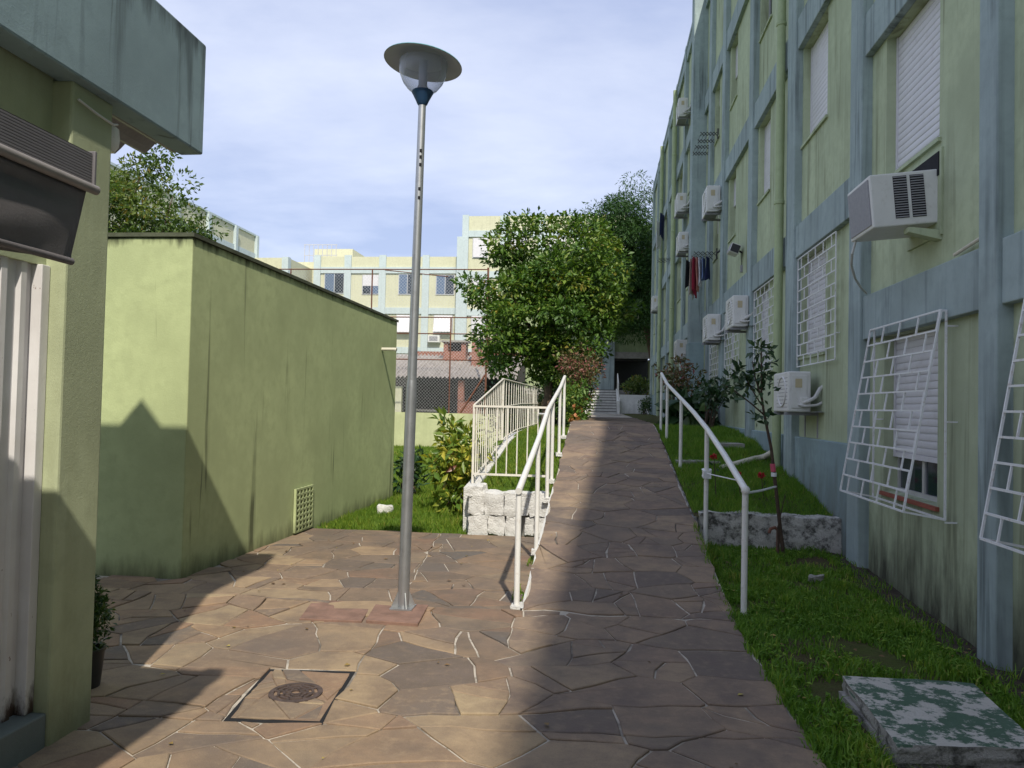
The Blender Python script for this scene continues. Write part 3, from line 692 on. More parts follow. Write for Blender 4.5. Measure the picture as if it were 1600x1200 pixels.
# section C, beyond the pier
C_P = [20.95, 23.6, 26.4, 29.2, 32.0, 34.8, 37.9]
for y in C_P[1:]: pilaster(2.5, y, y + 0.35, 0.6, 12.72)
for i in range(6):
    y0, y1 = C_P[i] + (0.35 if i else 0), C_P[i + 1]
    for k in range(4):
        zb = 3.67 + FH * k; band(2.5, y0, y1, zb); z0 = 1.2 if k == 0 else zb - FH
        hole = (y1 - 1.35, y1 - 0.35, zb - 1.34, zb - 0.005) if k < 3 else None
        panel(MB(), 2.5, y0 - 0.03, y1 + 0.03, z0, min(zb, 12.56), hole).build('wall_panel', 'wall_green_high', apt)
        if hole: window(2.5, *hole, rnd.choice((1.0, 0.4, 0.6, 1.0, 0.0)), pitch=0.1)
    MB().box(2.42, 2.6, y0, y1, 0.3, 1.35 + 0.9 * (i % 2)).build('plinth', 'plinth_blue', apt)
MB().box(2.41, 13, 38.4, 38.6, 0.2, 12.70).build('end_wall', 'wall_green_high', apt)
# rain pipes
def downpipe(y, z0, z1, X, r, label):
    t = thing('downpipe', (X, y, z0), label, 'drain pipe')
    MB().tube([(X, y, z0), (X, y, z1)], r, 14).build('pipe', 'pipe_green', t)
    for z in np.arange(z0 + 1.2, z1, 2.6):
        MB().lathe([(r + 0.001, -0.03), (r + 0.012, -0.02), (r + 0.012, 0.02), (r + 0.001, 0.03)], (X, y, z), 14).build('collar', 'pipe_green', t)
    return t
downpipe(11.32, 0.8, 12.4, 2.50, 0.062, 'thick green downpipe beside the second blue pilaster past the mossy wall')
downpipe(26.2, 1.2, 12.4, 2.33, 0.07, 'distant green downpipe beyond the hanging laundry and the deep pier')
downpipe(31.8, 1.2, 12.4, 2.33, 0.07, 'farthest green downpipe near the dark trees at the end of the facade')

# ---- building at the left edge: pillar, corrugated door, fascia beam
lb = thing('service_building', (-2.9, 2.5, 0), 'green pillared building with blue roof beam at the left edge', 'building')
MB().box(-2.79, -2.47, 3.28, 3.58, -0.02, 3.075).build('pillar', 'pillar_green', lb, bevel=0.012)
MB().box(-2.85, -2.57, -4, 3.28, 2.20, 3.31).build('lintel_wall', 'pillar_green', lb)
MB().box(-2.85, -2.56, -4, 1.2, -0.02, 2.20).build('wall', 'pillar_green', lb)
MB().box(-6.0, -2.79, 3.30, 3.50, -0.02, 3.24).build('back_wall', 'pillar_green', lb)
MB().box(-2.84, -2.48, 1.2, 3.279, -0.02, 0.155).build('sill', 'plinth_blue', lb, bevel=0.008)
m = MB()
def door_prof():
    y = 1.25; out = []
    while y < 3.22:
        out += [(y, -2.60), (y + 0.045, -2.60), (y + 0.055, -2.582), (y + 0.088, -2.582), (y + 0.098, -2.60)]; y += 0.115
    return out
pr = door_prof()
for (ya, xa), (yb, xb) in zip(pr, pr[1:]): m.quad((xa, yb, 0.158), (xa if False else xa, ya, 0.158), (xa, ya, 2.2), (xb, yb, 2.2)) if xa == xb else m.quad((xb, yb, 0.158), (xa, ya, 0.158), (xa, ya, 2.2), (xb, yb, 2.2))
m.build('corrugated_door', 'door_white', lb)
MB().box(-2.62, -2.545, 3.225, 3.278, 0.156, 2.2).build('door_frame', 'door_white', lb, bevel=0.004)
MB().box(-2.555, -2.41, -4, 4.35, 3.07, 3.74).build('fascia_beam', 'beam_blue', lb, bevel=0.012)
MB().box(-6.0, -2.556, -4, 4.345, 3.30, 3.72).build('roof_slab', 'soffit', lb)
MB().add([(-3.72, 4.18, 3.72), (-3.30, 4.18, 3.72), (-3.30, 4.33, 3.72), (-3.72, 4.33, 3.72), (-3.51, 4.18, 3.97), (-3.51, 4.33, 3.97)], [(0, 1, 4), (3, 5, 2), (0, 4, 5, 3), (1, 2, 5, 4)]).build('gable_cap', 'beam_blue', lb)
m = MB(); xs = np.linspace(-4.5, -2.56, 60)
for a, b in zip(xs, xs[1:]):
    za, zb = [3.125 + 0.036 * math.cos((t + 2.80) / 0.20 * 2 * math.pi + math.pi) for t in (a, b)]
    m.quad((a, 3.59, za), (b, 3.59, zb), (b, 4.36, zb), (a, 4.36, za)); m.quad((b, 3.59, zb + 0.012), (a, 3.59, za + 0.012), (a, 4.36, za + 0.012), (b, 4.36, zb + 0.012)); m.quad((a, 4.36, za), (b, 4.36, zb), (b, 4.36, zb + 0.012), (a, 4.36, za + 0.012)); m.quad((b, 3.59, zb), (a, 3.59, za), (a, 3.59, za + 0.012), (b, 3.59, zb + 0.012))
m.build('eave_sheet', 'ac_grey', lb)
MB().tube([(-2.455, 3.30, 2.99), (-2.45, 3.42, 2.97), (-2.455, 3.56, 2.965), (-2.46, 3.60, 2.98)], 0.006, 6).build('cable', 'foam_pipe', lb)
MB().lathe([(0.0, -0.075), (0.035, -0.07), (0.055, -0.04), (0.06, 0.0), (0.055, 0.05), (0.03, 0.07), (0, 0.075)], (-2.545, 3.645, 2.93), 16).build('wall_lamp', 'white_paint', lb)
# awning on it: box awning standing out from the wall, valance hanging at its front
aw = thing('awning', (-2.0, 1.0, 2.0), 'dark grey fabric awning jutting out above the white corrugated door', 'awning')
m = MB(); xs = -1.60; YE = 2.225
ribs = 11; z0, z1 = 2.267, 2.362
for k in range(ribs):
    a = z0 + (z1 - z0) * k / ribs; b = z0 + (z1 - z0) * (k + 0.55) / ribs; c = z0 + (z1 - z0) * (k + 1) / ribs
    m.quad((xs, -1, a), (xs, YE, a), (xs, YE, b), (xs, -1, b)); m.quad((xs, -1, b), (xs, YE, b), (xs - 0.0014, YE, (b + c) / 2), (xs - 0.0014, -1, (b + c) / 2)); m.quad((xs - 0.0014, -1, (b + c) / 2), (xs - 0.0014, YE, (b + c) / 2), (xs, YE, c), (xs, -1, c))
m.box(-1.70, xs - 0.0045, -1, YE - 0.001, 2.26, 2.361); m.build('cassette', 'awning_case', aw)
MB().box(-1.71, -1.592, YE + 0.001, YE + 0.012, 2.25, 2.372).build('end_cap', 'awning_case', aw, bevel=0.003)
MB().tube([(-1.594, -1, 2.25), (-1.594, YE + 0.015, 2.25)], 0.015, 12).build('front_bar', 'awning_bar', aw)
MB().box(-2.565, -1.705, -1, YE - 0.01, 2.335, 2.347).build('roof_fabric', 'awning_fabric', aw)
def fabric(name, fn, nu, nv, thick=0.005):
    m = MB(); g = {}
    for i in range(nu + 1):
        for j in range(nv + 1): g[i, j] = len(m.v); m.v.append(fn(i / nu, j / nv))
    for i in range(nu):
        for j in range(nv): m.f.append((g[i, j], g[i, j + 1], g[i + 1, j + 1], g[i + 1, j]))
    m.sm = True; o = m.build(name, 'awning_fabric', aw); k = o.modifiers.new('solid', 'SOLIDIFY'); k.thickness = thick
def val(u, t):
    y = -1 + (YE + 0.985) * u; s_ = math.sin(t * math.pi)
    sag = 0.016 * s_ * math.sin(y * 2.6 + 1.2 + t * 2.2) + 0.006 * s_ * math.sin(y * 11 + t * 6) - 0.02 * math.exp(-((t - 0.16 - 0.10 * (YE - y)) / 0.07) ** 2)
    sag *= min(1.0, (1 - u) * 9)
    return (-1.606 - 0.02 * t + sag, y - 0.035 * t * u, 2.24 - t * (0.225 + 0.003 * math.sin(y * 4)))
fabric('valance', val, 90, 18)
fabric('under_fabric', lambda u, t: (-1.626 - 0.90 * t, -1 + (YE + 0.95) * u, 2.012 + 0.13 * t + 0.02 * math.sin(t * 3.1) * math.sin(u * 20)), 40, 10)
MB().tube([(-1.628, -1, 2.014), (-1.628, YE - 0.04, 2.014)], 0.011, 10).build('hem_bar', 'awning_fabric', aw)
fabric('end_fabric', lambda u, t: (-1.63 - 0.92 * u, YE - 0.045 + 0.012 * math.sin(u * 9), 2.02 + 0.12 * u + (2.335 - 2.02 - 0.12 * u) * t), 14, 6)

# ---- green shed behind it
sh = thing('green_shed', (-5.0, 9.7, 0), 'windowless green rendered shed with dark coping and black rain streaks', 'shed')
def shx(y): return -3.66 + (y - 6.48) / 6.47 * 0.14
m = MB(); n = (-3.66, 6.48); f = (-3.52, 12.95); w = -5.2
bvv = [(n[0], n[1]), (f[0], f[1]), (f[0] + w, f[1]), (n[0] + w, n[1] - 0.05)]
ztop = [3.05, 3.0, 3.0, 3.05]
m.add([(x, y, -0.1) for x, y in bvv] + [(x, y, z) for (x, y), z in zip(bvv, ztop)], [(0, 1, 5, 4), (1, 2, 6, 5), (2, 3, 7, 6), (3, 0, 4, 7), (4, 5, 6, 7)])
m.build('wall', 'shed_green', sh, bevel=0.01)
e = 0.02; cv = [(n[0] + e, n[1] - e), (f[0] + e, f[1] + e), (f[0] + w - e, f[1] + e), (n[0] + w - e, n[1] - 0.05 - e)]
m = MB(); m.add([(x, y, z + 0.002) for (x, y), z in zip(cv, ztop)] + [(x, y, z + 0.038) for (x, y), z in zip(cv, ztop)], [(3, 2, 1, 0), (0, 1, 5, 4), (1, 2, 6, 5), (2, 3, 7, 6), (3, 0, 4, 7), (4, 5, 6, 7)])
m.build('coping', 'coping', sh)
MB().tube([(-3.56, 12.12, 2.47), (-3.33, 12.10, 2.47), (-3.29, 12.10, 2.462)], [0.028, 0.028, 0.036], 10).build('water_spout', 'pvc', sh)
vb = MB().box(shx(9.1) - 0.004, shx(9.1) + 0.0045, 8.83, 9.36, 0.03, 0.54).build('vent', 'dark', sh)
for k in range(6):
    stick('vent_bar', (shx(9) + 0.02, 8.83 + 0.106 * k, 0.03), (shx(9) + 0.02, 8.83 + 0.106 * k, 0.55), 0.03, 'shed_green', vb)
for k in range(9):
    stick('vent_bar', (shx(9) + 0.024, 8.82, 0.035 + 0.063 * k), (shx(9) + 0.024, 9.375, 0.035 + 0.063 * k), 0.022, 'shed_green', vb)

# ---- far blocks behind the court fence
fb = thing('far_apartment_building', (-15, 54, 0), 'sunlit pale yellow apartment block with light blue pilasters beyond the court fence', 'building')
def fbox(name, mat, *a): return MB().box(*a).build(name, mat, fb)
def fwin(x0, x1, z0, z1, Y, kind, fb_=None):
    p = fb_ or fb
    fr = MB().box(x0 - 0.06, x1 + 0.06, Y - 0.05, Y - 0.004, z0 - 0.06, z1 + 0.02).build('window', 'alu', p)
    if kind == 'glass':
        mid = (x0 + x1) / 2; MB().box(x0, mid - 0.03, Y - 0.062, Y - 0.0505, z0, z1).build('pane', 'window_blue', fr); MB().box(mid + 0.03, x1, Y - 0.062, Y - 0.0505, z0, z1).build('pane', 'window_glass', fr)
    elif kind == 'half':
        zm = z0 + (z1 - z0) * 0.42; MB().box(x0, x1, Y - 0.064, Y - 0.0505, zm, z1).build('blind', 'shutter_white', fr); MB().box(x0, (x0 + x1) / 2, Y - 0.062, Y - 0.0505, z0, zm - 0.02).build('pane', 'window_glass', fr); MB().box((x0 + x1) / 2 + 0.04, x1, Y - 0.062, Y - 0.0505, z0, zm - 0.02).build('pane', 'window_blue', fr)
    else:
        MB().add([(x0, Y - 0.055, z1), (x1, Y - 0.055, z1), (x1, Y - 0.42 if kind == 'out' else Y - 0.07, z0), (x0, Y - 0.42 if kind == 'out' else Y - 0.07, z0), (x0, Y - 0.09, z1), (x1, Y - 0.09, z1), (x1, Y - 0.46 if kind == 'out' else Y - 0.11, z0), (x0, Y - 0.46 if kind == 'out' else Y - 0.11, z0)], [(0, 1, 2, 3), (7, 6, 5, 4), (0, 4, 5, 1), (3, 2, 6, 7), (0, 3, 7, 4), (1, 5, 6, 2)]).build('blind', 'shutter_white', fr)
fbox('wall', 'far_yellow', -20.9, -10.0, 54, 64, 0, 12.2)
for x in (-20.76, -18.45, -15.85, -12.65): fbox('pilaster', 'far_blue', x - 0.25, x + 0.25, 53.86, 54.0, 0, 12.3)
for z in (11.0 - 0.02, 8.05, 5.2, 2.35):
    for a, b in ((-20.5, -18.71), (-18.19, -16.11), (-15.59, -12.91), (-12.39, -10.2)): fbox('band', 'far_blue', a, b, 53.9, 54.0, z, z + 0.45)
fbox('wall', 'far_yellow', -9.9, 1.5, 53.5, 64, 0, 15.0)
fbox('pilaster', 'far_blue', -10.3, -9.5, 53.3, 53.6, 0, 13.5); fbox('pilaster', 'far_blue', -9.95, -9.5, 53.32, 53.6, 13.5, 15.05)
for x in (-7.0, -4.3, -1.6): fbox('pilaster', 'far_blue', x - 0.25, x + 0.25, 53.36, 53.5, 0, 15.0)
for z in (13.5, 10.6, 7.9, 5.1):
    for a, b in ((-9.5, -7.26), (-6.74, -4.56), (-4.04, -1.86)): fbox('band', 'far_blue', a, b, 53.4, 53.5, z, z + 0.45)
fwin(-20.15, -18.75, 9.55, 10.95, 54, 'glass'); fwin(-17.3, -16.15, 9.5, 10.85, 54, 'half'); fwin(-14.6, -13.4, 9.5, 10.9, 54, 'glass'); fwin(-11.85, -10.6, 9.5, 10.85, 54, 'glass')
fwin(-14.7, -13.5, 6.7, 7.95, 54, 'out'); fwin(-11.95, -10.65, 6.75, 7.95, 54, 'out'); fwin(-17.3, -16.1, 6.7, 7.95, 54, 'full')
fwin(-14.6, -13.4, 3.9, 5.1, 54, 'half'); fwin(-11.85, -10.6, 3.6, 4.9, 54, 'glass')
for x in (-9.15, -6.4, -3.7):
    for z in (12.05, 9.2, 6.6, 3.8): fwin(x, x + 1.0, z, z + 1.35, 53.5, 'full')
MB().box(-12.3, -11.45, 53.55, 53.98, 6.0, 6.5).build('air_conditioner', 'ac_white', fb)
MB().box(-12.2, -11.6, 53.545, 53.55, 6.08, 6.42).build('air_conditioner_grille', 'ac_grey', fb)
fbox('wall', 'far_yellow', -24.2, -21.55, 50.5, 56, 0, 11.45); fbox('pilaster', 'far_blue', -21.95, -21.50, 50.4, 50.9, 0, 11.5)
fbox('wall', 'far_yellow', -26, -21.0, 55, 62, 0, 12.0)
fbox('roof_room', 'far_yellow', -22.6, -19.5, 58, 62, 12, 13.6)
fl = thing('far_side_building', (-30, 40, 0), 'pale rooftop parapet with white posts receding behind the shed', 'building')
MB().box(-34, -24.05, 28, 51, 0, 12.95).build('wall', 'far_yellow', fl)
MB().box(-34, -23.96, 27.9, 51.1, 12.95, 13.08).build('coping', 'far_blue', fl)
for y in (50.9, 47.8, 44.3, 40.8, 37.3):
    MB().box(-24.05, -23.85, y - 0.3, y, 0, 13.0).build('post', 'far_blue', fl)
for a, b in ((47.8, 50.6), (44.3, 47.5), (40.8, 44.0), (37.3, 40.5)): MB().box(-24.05, -23.97, a, b, 11.2, 11.75).build('band', 'far_blue', fl)
rf = thing('roof_frame', (-21.5, 57, 12.3), 'thin pale metal antenna frame standing on the far roof', 'frame')
for k in range(8): stick('upright', (-23.0 + 0.36 * k, 57, 12.2), (-23.0 + 0.36 * k, 57, 13.75), 0.045, 'alu', rf)
for z in (12.9, 13.72): stick('crossbar', (-23.05, 57, z), (-20.4, 57, z), 0.05, 'alu', rf)

# ---- dark building at the head of the path, stairs and white wall
eb = thing('end_building', (0.5, 44, 2.2), 'shaded green building with dark open garage at the end of the path', 'building')
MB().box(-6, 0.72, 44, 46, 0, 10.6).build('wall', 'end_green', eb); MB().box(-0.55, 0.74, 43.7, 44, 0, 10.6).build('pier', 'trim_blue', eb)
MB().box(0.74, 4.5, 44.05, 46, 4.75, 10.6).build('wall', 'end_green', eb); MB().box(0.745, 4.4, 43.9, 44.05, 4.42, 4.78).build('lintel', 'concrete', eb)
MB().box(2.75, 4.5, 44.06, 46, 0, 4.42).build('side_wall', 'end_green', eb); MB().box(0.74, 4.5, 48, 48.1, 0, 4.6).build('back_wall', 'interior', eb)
MB().box(0.74, 2.75, 46, 48, 4.5, 4.6).build('ceiling', 'interior', eb)
wf = MB().box(-0.42, 0.02, 43.62, 43.69, 3.55, 4.55).build('window', 'dark', eb)
for k in range(7): stick('bar', (-0.42, 43.6, 3.6 + 0.14 * k), (0.02, 43.6, 3.6 + 0.14 * k), 0.03, 'alu', wf)
MB().box(-9, 9, 41.0, 52, 0, 2.55).build('upper_terrace', 'concrete', origin=(0, 46, 2.55), kind='structure')
MB().box(0.95, 9, 38.75, 41.0, 0, 2.2).build('terrace_bed', 'soil', origin=(4, 40, 2.2), kind='structure')
MB().box(-9, -0.85, 38.75, 41.0, 0, 2.2).build('terrace_bed_left', 'soil', origin=(-4, 40, 2.2), kind='structure')
stt = thing('stairs', (0.05, 39, 1.3), 'white painted stairs climbing to the dark building', 'stairs')
for k in range(9):
    z = 1.3 + 0.139 * k; MB().box(-0.68, 0.78, 38.1 + 0.3 * k, 38.1 + 0.3 * k + (0.3 if k < 8 else 0.5), z - 0.2, z + 0.107).build('step', 'white_wall', stt); MB().box(-0.69, 0.79, 38.075 + 0.3 * k, 38.1 + 0.3 * k + 0.31, z + 0.108, z + 0.139).build('tread', 'shadow_tread', stt)
for x in (-0.84, 0.795): MB().add([(x, 38.0, 1.2), (x + 0.15, 38.0, 1.2), (x + 0.15, 41, 1.2), (x, 41, 1.2), (x, 38.0, 1.95), (x + 0.15, 38.0, 1.95), (x + 0.15, 41, 2.62), (x, 41, 2.62)], [(0, 3, 2, 1), (0, 1, 5, 4), (1, 2, 6, 5), (2, 3, 7, 6), (3, 0, 4, 7), (4, 5, 6, 7)]).build('stair_wall', 'white_wall', stt)
for x in (-0.76, 0.87):
    for y, z in ((38.2, 1.9), (40.6, 2.5)): stick('rail_post', (x, y, z), (x, y, z + 0.9), 0.05, 'white_paint', stt, 'round')
    stick('rail', (x, 38.2, 2.8), (x, 40.6, 3.4), 0.05, 'white_paint', stt, 'round')
MB().box(0.95, 2.40, 38.5, 38.74, 1.0, 2.27).build('white_garden_wall', 'white_wall', label='low white wall between the stairs and the long facade', cat='wall')

# ---- barbecue shelter, low wall and court fence
MB().box(-14, -3.2, 28.8, 29.0, -0.1, 1.26).build('court_wall', 'low_wall', label='low yellow-green wall along the far side of the lawn', cat='wall')
bs = thing('barbecue_shelter', (-6.5, 32, 0), 'open barbecue shelter with corrugated roof and brick chimneys behind the fence', 'shelter')
m = MB(); xs = np.linspace(-13, -3.4, 330)
for a, b in zip(xs, xs[1:]):
    za, zb = [0.045 * math.cos(t / 0.177 * 2 * math.pi) for t in (a, b)]
    m.quad((a, 31, 2.72 + za), (b, 31, 2.72 + zb), (b, 34.2, 3.82 + zb), (a, 34.2, 3.82 + za)); m.quad((a, 31, 2.695 + za), (a, 31, 2.72 + za), (b, 31, 2.72 + zb), (b, 31, 2.695 + zb))
m.build('roof', 'corrugated', bs)
MB().box(-13, -3.5, 35.5, 35.7, 0, 3.7).build('back_wall', 'interior', bs)
MB().box(-5.85, -5.6, 31.2, 31.5, 0, 2.6).box(-5.6, -4.9, 31.2, 31.5, 0, 1.75).build('brick_pier', 'brick_red', bs)
MB().box(-8.6, -8.25, 31.3, 31.5, 0, 2.3).build('pillar', 'far_yellow', bs); MB().box(-8.3, -6.5, 32.2, 33.0, 1.28, 1.36).build('counter', 'concrete', bs)
def chimney(x0, x1, y, z0, z1):
    c = MB().box(x0, x1, y, y + 0.6, z0, z1 - 0.4).box(x0, x0 + 0.2, y, y + 0.6, z1 - 0.4, z1).box(x1 - 0.2, x1, y, y + 0.6, z1 - 0.4, z1).build('chimney', 'brick_red', bs)
    MB().box(x0 - 0.1, x1 + 0.1, y - 0.1, y + 0.7, z1 + 0.001, z1 + 0.08).build('chimney_cap', 'concrete', c); MB().box(x0 + 0.2, x1 - 0.2, y + 0.3, y + 0.31, z1 - 0.4, z1).build('chimney_throat', 'dark', c)
chimney(-6.95, -5.95, 33.4, 3.2, 4.35); chimney(-5.55, -4.85, 32.6, 2.9, 4.4)
MB().box(-8.8, -3.6, 34.4, 34.55, 3.2, 4.0).build('rear_parapet', 'brick_red', bs)
cf = thing('court_fence', (-7, 28.9, 1.26), 'tall rusty chain-link court fence standing on the low wall', 'fence')
for x, zt in ((-12.2, 6.8), (-8.9, 6.8), (-5.75, 4.95), (-4.35, 6.85)): stick('post', (x, 28.9, 1.2), (x, 28.9, zt), 0.08 if x > -5 else 0.055, 'rust', cf, 'round')
for x0, x1, z in ((-14, -4.35, 6.78), (-9.5, -4.35, 4.93), (-9.5, -4.35, 4.30), (-9.5, -4.35, 3.30)): stick('rail', (x0, 28.9, z), (x1, 28.9, z), 0.045, 'rust', cf, 'round')
stick('brace', (-5.3, 28.88, 1.28), (-4.38, 28.88, 2.75), 0.07, 'rust', cf, 'round'); stick('brace', (-8.4, 28.88, 6.75), (-5.9, 28.88, 6.5), 0.035, 'rust', cf, 'round')
stick('rail', (-4.35, 28.9, 4.2), (-3.3, 28.9, 3.7), 0.05, 'rust', cf, 'round')
m = MB(); xa, xb, za, zb2 = -14.0, -4.37, 1.28, 6.76; st_ = 0.125; wv = 0.0022
k = xa - (zb2 - za)
while k < xb + (zb2 - za):
    for sgn in (1, -1):
        pts = []
        x0, x1 = (k, k + (zb2 - za)) if sgn > 0 else (k + (zb2 - za), k)
        t0 = 0.0; t1 = 1.0
        lo, hi = sorted(((xa - x0) / (x1 - x0), (xb - x0) / (x1 - x0))); t0 = max(0, lo); t1 = min(1, hi)
        if t1 - t0 > 0.01:
            p = Vector((x0 + (x1 - x0) * t0, 28.9, za + (zb2 - za) * t0)); q = Vector((x0 + (x1 - x0) * t1, 28.9, za + (zb2 - za) * t1))
            dd = Vector((wv, 0, -wv * sgn)); e2 = Vector((0, wv * 1.4, 0)); i = len(m.v)
            m.v += [tuple(p + dd), tuple(p - dd), tuple(p + e2), tuple(q + dd), tuple(q - dd), tuple(q + e2)]
            m.f += [(i, i + 1, i + 4, i + 3), (i + 1, i + 2, i + 5, i + 4), (i + 2, i, i + 3, i + 5)]
    k += st_
meta(m.build('chain_link', 'alu', cf), kind='stuff')
gl = MB().lathe([(0.02, 0), (0.05, 0.25), (0.42, 0.28), (0.30, 0.45), (0.08, 0.6), (0.0, 0.62)], (-8.9, 37, 3.6), 14).build('garden_lamp', 'shade_top', label='small green garden lamp seen just above the corrugated shelter roof', cat='lamp')
stick('pole', (-8.9, 37, 0), (-8.9, 37, 3.62), 0.07, 'shade_top', gl, 'round')

# ================================================================== OBJECTS
# ---- street lamp
LB = Vector((-1.48, 5.83, 0.0)); LT = Vector((-1.43, 5.83, 3.95))
lamp = thing('street_lamp', LB + Vector((0, 0, 0.03)), 'tall grey street lamp with wide disc shade and glass bowl on the patio', 'street lamp')
def lp(z): return LB + (LT - LB) * (z / 3.95)
MB().tube([lp(0.035), lp(1.70), lp(1.72), lp(1.78)], [0.044, 0.0425, 0.0425, 0.037], 20).build('lower_pole', 'steel', lamp)
MB().tube([lp(1.77), lp(3.95)], [0.0365, 0.029], 20).build('upper_pole', 'steel', lamp)
MB().box(LB.x - 0.085, LB.x + 0.085, LB.y - 0.085, LB.y + 0.085, 0.0265, 0.037).build('base_plate', 'steel', lamp)
for k in range(4):
    a = k * math.pi / 2 + 0.5; d = Vector((math.cos(a), math.sin(a), 0)); s_ = Vector((-d.y, d.x, 0)) * 0.004; p = lp(0.038); p2 = lp(0.15)
    MB().add([p + d * 0.04 + s_, p + d * 0.095 + s_, p2 + d * 0.046 + s_, p2 + d * 0.04 + s_, p + d * 0.04 - s_, p + d * 0.095 - s_, p2 + d * 0.046 - s_, p2 + d * 0.04 - s_], [(0, 1, 2, 3), (7, 6, 5, 4), (0, 4, 5, 1), (1, 5, 6, 2), (2, 6, 7, 3), (3, 7, 4, 0)]).build('gusset', 'steel', lamp)
for z in (3.57, 3.52, 3.46, 3.27, 3.20):
    MB().box(-0.009, 0.009, -0.003, 0.003, -0.012, 0.012).build('slot', 'dark', lamp, origin=(0, 0, 0)).location = lp(z) - wloc(lamp) + Vector((0.010, -0.0300, 0))
tl = Matrix.Rotation(R(6), 3, 'Y') @ Matrix.Rotation(R(-3), 3, 'X')
c = LT
MB().lathe([(0.031, -0.015), (0.042, 0.0), (0.050, 0.02), (0.078, 0.075), (0.086, 0.088), (0.080, 0.098), (0.0, 0.10)], c, 24).build('neck', 'lamp_blue', lamp)
MB().lathe([(0.078, 0.092), (0.115, 0.115), (0.155, 0.165), (0.18, 0.225), (0.19, 0.285), (0.187, 0.33)], c, 32).build('glass_bowl', 'bowl', lamp)
MB().lathe([(0.06, 0.101), (0.035, 0.14), (0.032, 0.34), (0.0, 0.345)], c, 16).build('lamp_holder', 'shade_under', lamp)
cc = c + Vector((0, 0, 0.335))
MB().lathe([(0.0, 0.10), (0.10, 0.085), (0.18, 0.045), (0.26, 0.010), (0.305, -0.010), (0.308, -0.016)], cc, 40, tl).build('shade', 'shade_top', lamp)
MB().lathe([(0.308, -0.017), (0.302, -0.018), (0.25, 0.0), (0.17, 0.038), (0.09, 0.075), (0.0, 0.085)], cc, 40, tl).build('shade_lining', 'shade_under', lamp)
# slabs at its foot
m = MB(); m.add([(-1.66, 5.46, -0.01), (-1.27, 5.44, -0.01), (-1.31, 5.96, -0.01), (-1.73, 5.97, -0.01), (-1.66, 5.46, 0.026), (-1.27, 5.44, 0.026), (-1.31, 5.96, 0.026), (-1.73, 5.97, 0.026)], [(0, 1, 5, 4), (1, 2, 6, 5), (2, 3, 7, 6), (3, 0, 4, 7), (4, 5, 6, 7)])
m.build('lamp_slab', 'terracotta', bevel=0.005, label='raised reddish square slab carrying the street lamp', cat='slab')
m = MB(); m.add([(-2.15, 5.43, -0.01), (-1.69, 5.46, -0.01), (-1.76, 5.97, -0.01), (-2.25, 5.97, -0.01), (-2.15, 5.43, 0.018), (-1.69, 5.46, 0.018), (-1.76, 5.97, 0.018), (-2.25, 5.97, 0.018)], [(0, 1, 5, 4), (1, 2, 6, 5), (2, 3, 7, 6), (3, 0, 4, 7), (4, 5, 6, 7)])
m.build('inspection_slab', 'terracotta', bevel=0.005, label='reddish brown slab lying left of the lamp slab', cat='slab')
# drain cover with grate
dc = thing('drain_cover', (-1.63, 4.08, -0.02), 'square stone-paved drain cover with round rusty grate', 'drain cover')
MB().add([(x, y, -0.0035) for x, y in DRAIN], [(0, 1, 2, 3)]).build('frame_gap', 'dark', dc)
def inset_poly(q, d):
    cxm = sum(p[0] for p in q) / 4; cym = sum(p[1] for p in q) / 4
    return [(p[0] + (cxm - p[0]) * d, p[1] + (cym - p[1]) * d) for p in q]
q = inset_poly(DRAIN, 0.10); cxm, cym = -1.63, 4.10
MB().add([(x, y, -0.0025) for x, y in q], [(0, 1, 2, 3)]).build('cover_bed', 'stone_patio', dc)
for i, poly in enumerate(cells(-2.1, -1.2, 3.6, 4.6, 7, 1.2, 5, 0.3)):
    p = poly
    for k in range(4):
        a, b = q[k], q[(k + 1) % 4]; nx, ny = b[1] - a[1], a[0] - b[0]; L = math.hypot(nx, ny); p = cut(p, nx / L, ny / L, (nx * a[0] + ny * a[1]) / L) if len(p) > 2 else p
    ring = [(cxm + 0.145 * math.cos(t * math.pi / 4 + 0.3), cym + 0.145 * math.sin(t * math.pi / 4 + 0.3)) for t in range(8)]
    if len(p) > 2:
        for p2 in minus_convex(p, ring): stone_obj(p2, lambda y: 0.0, dc, 'stone_patio', rg, 0.006)
MB().lathe([(0.145, -0.0045), (0.0, -0.0045)], (cxm, cym, 0.0), 28).build('drain_hole', 'dark', dc)
gr = MB().lathe([(0.145, -0.012), (0.145, 0.005), (0.118, 0.007), (0.116, -0.004), (0.116, -0.012)], (cxm, cym, 0.0), 28).build('grate_ring', 'iron', dc)
for r_ in (0.092, 0.062, 0.032): MB().lathe([(r_ + 0.007, -0.003), (r_ + 0.007, 0.007), (r_ - 0.007, 0.007), (r_ - 0.007, -0.003)], (cxm, cym, 0.0), 24).build('grate_rib', 'iron', gr)
for k in range(8):
    a = k * math.pi / 4; stick('grate_spoke', (cxm + 0.03 * math.cos(a), cym + 0.03 * math.sin(a), 0), (cxm + 0.12 * math.cos(a), cym + 0.12 * math.sin(a), 0), 0.014, 'iron', gr)

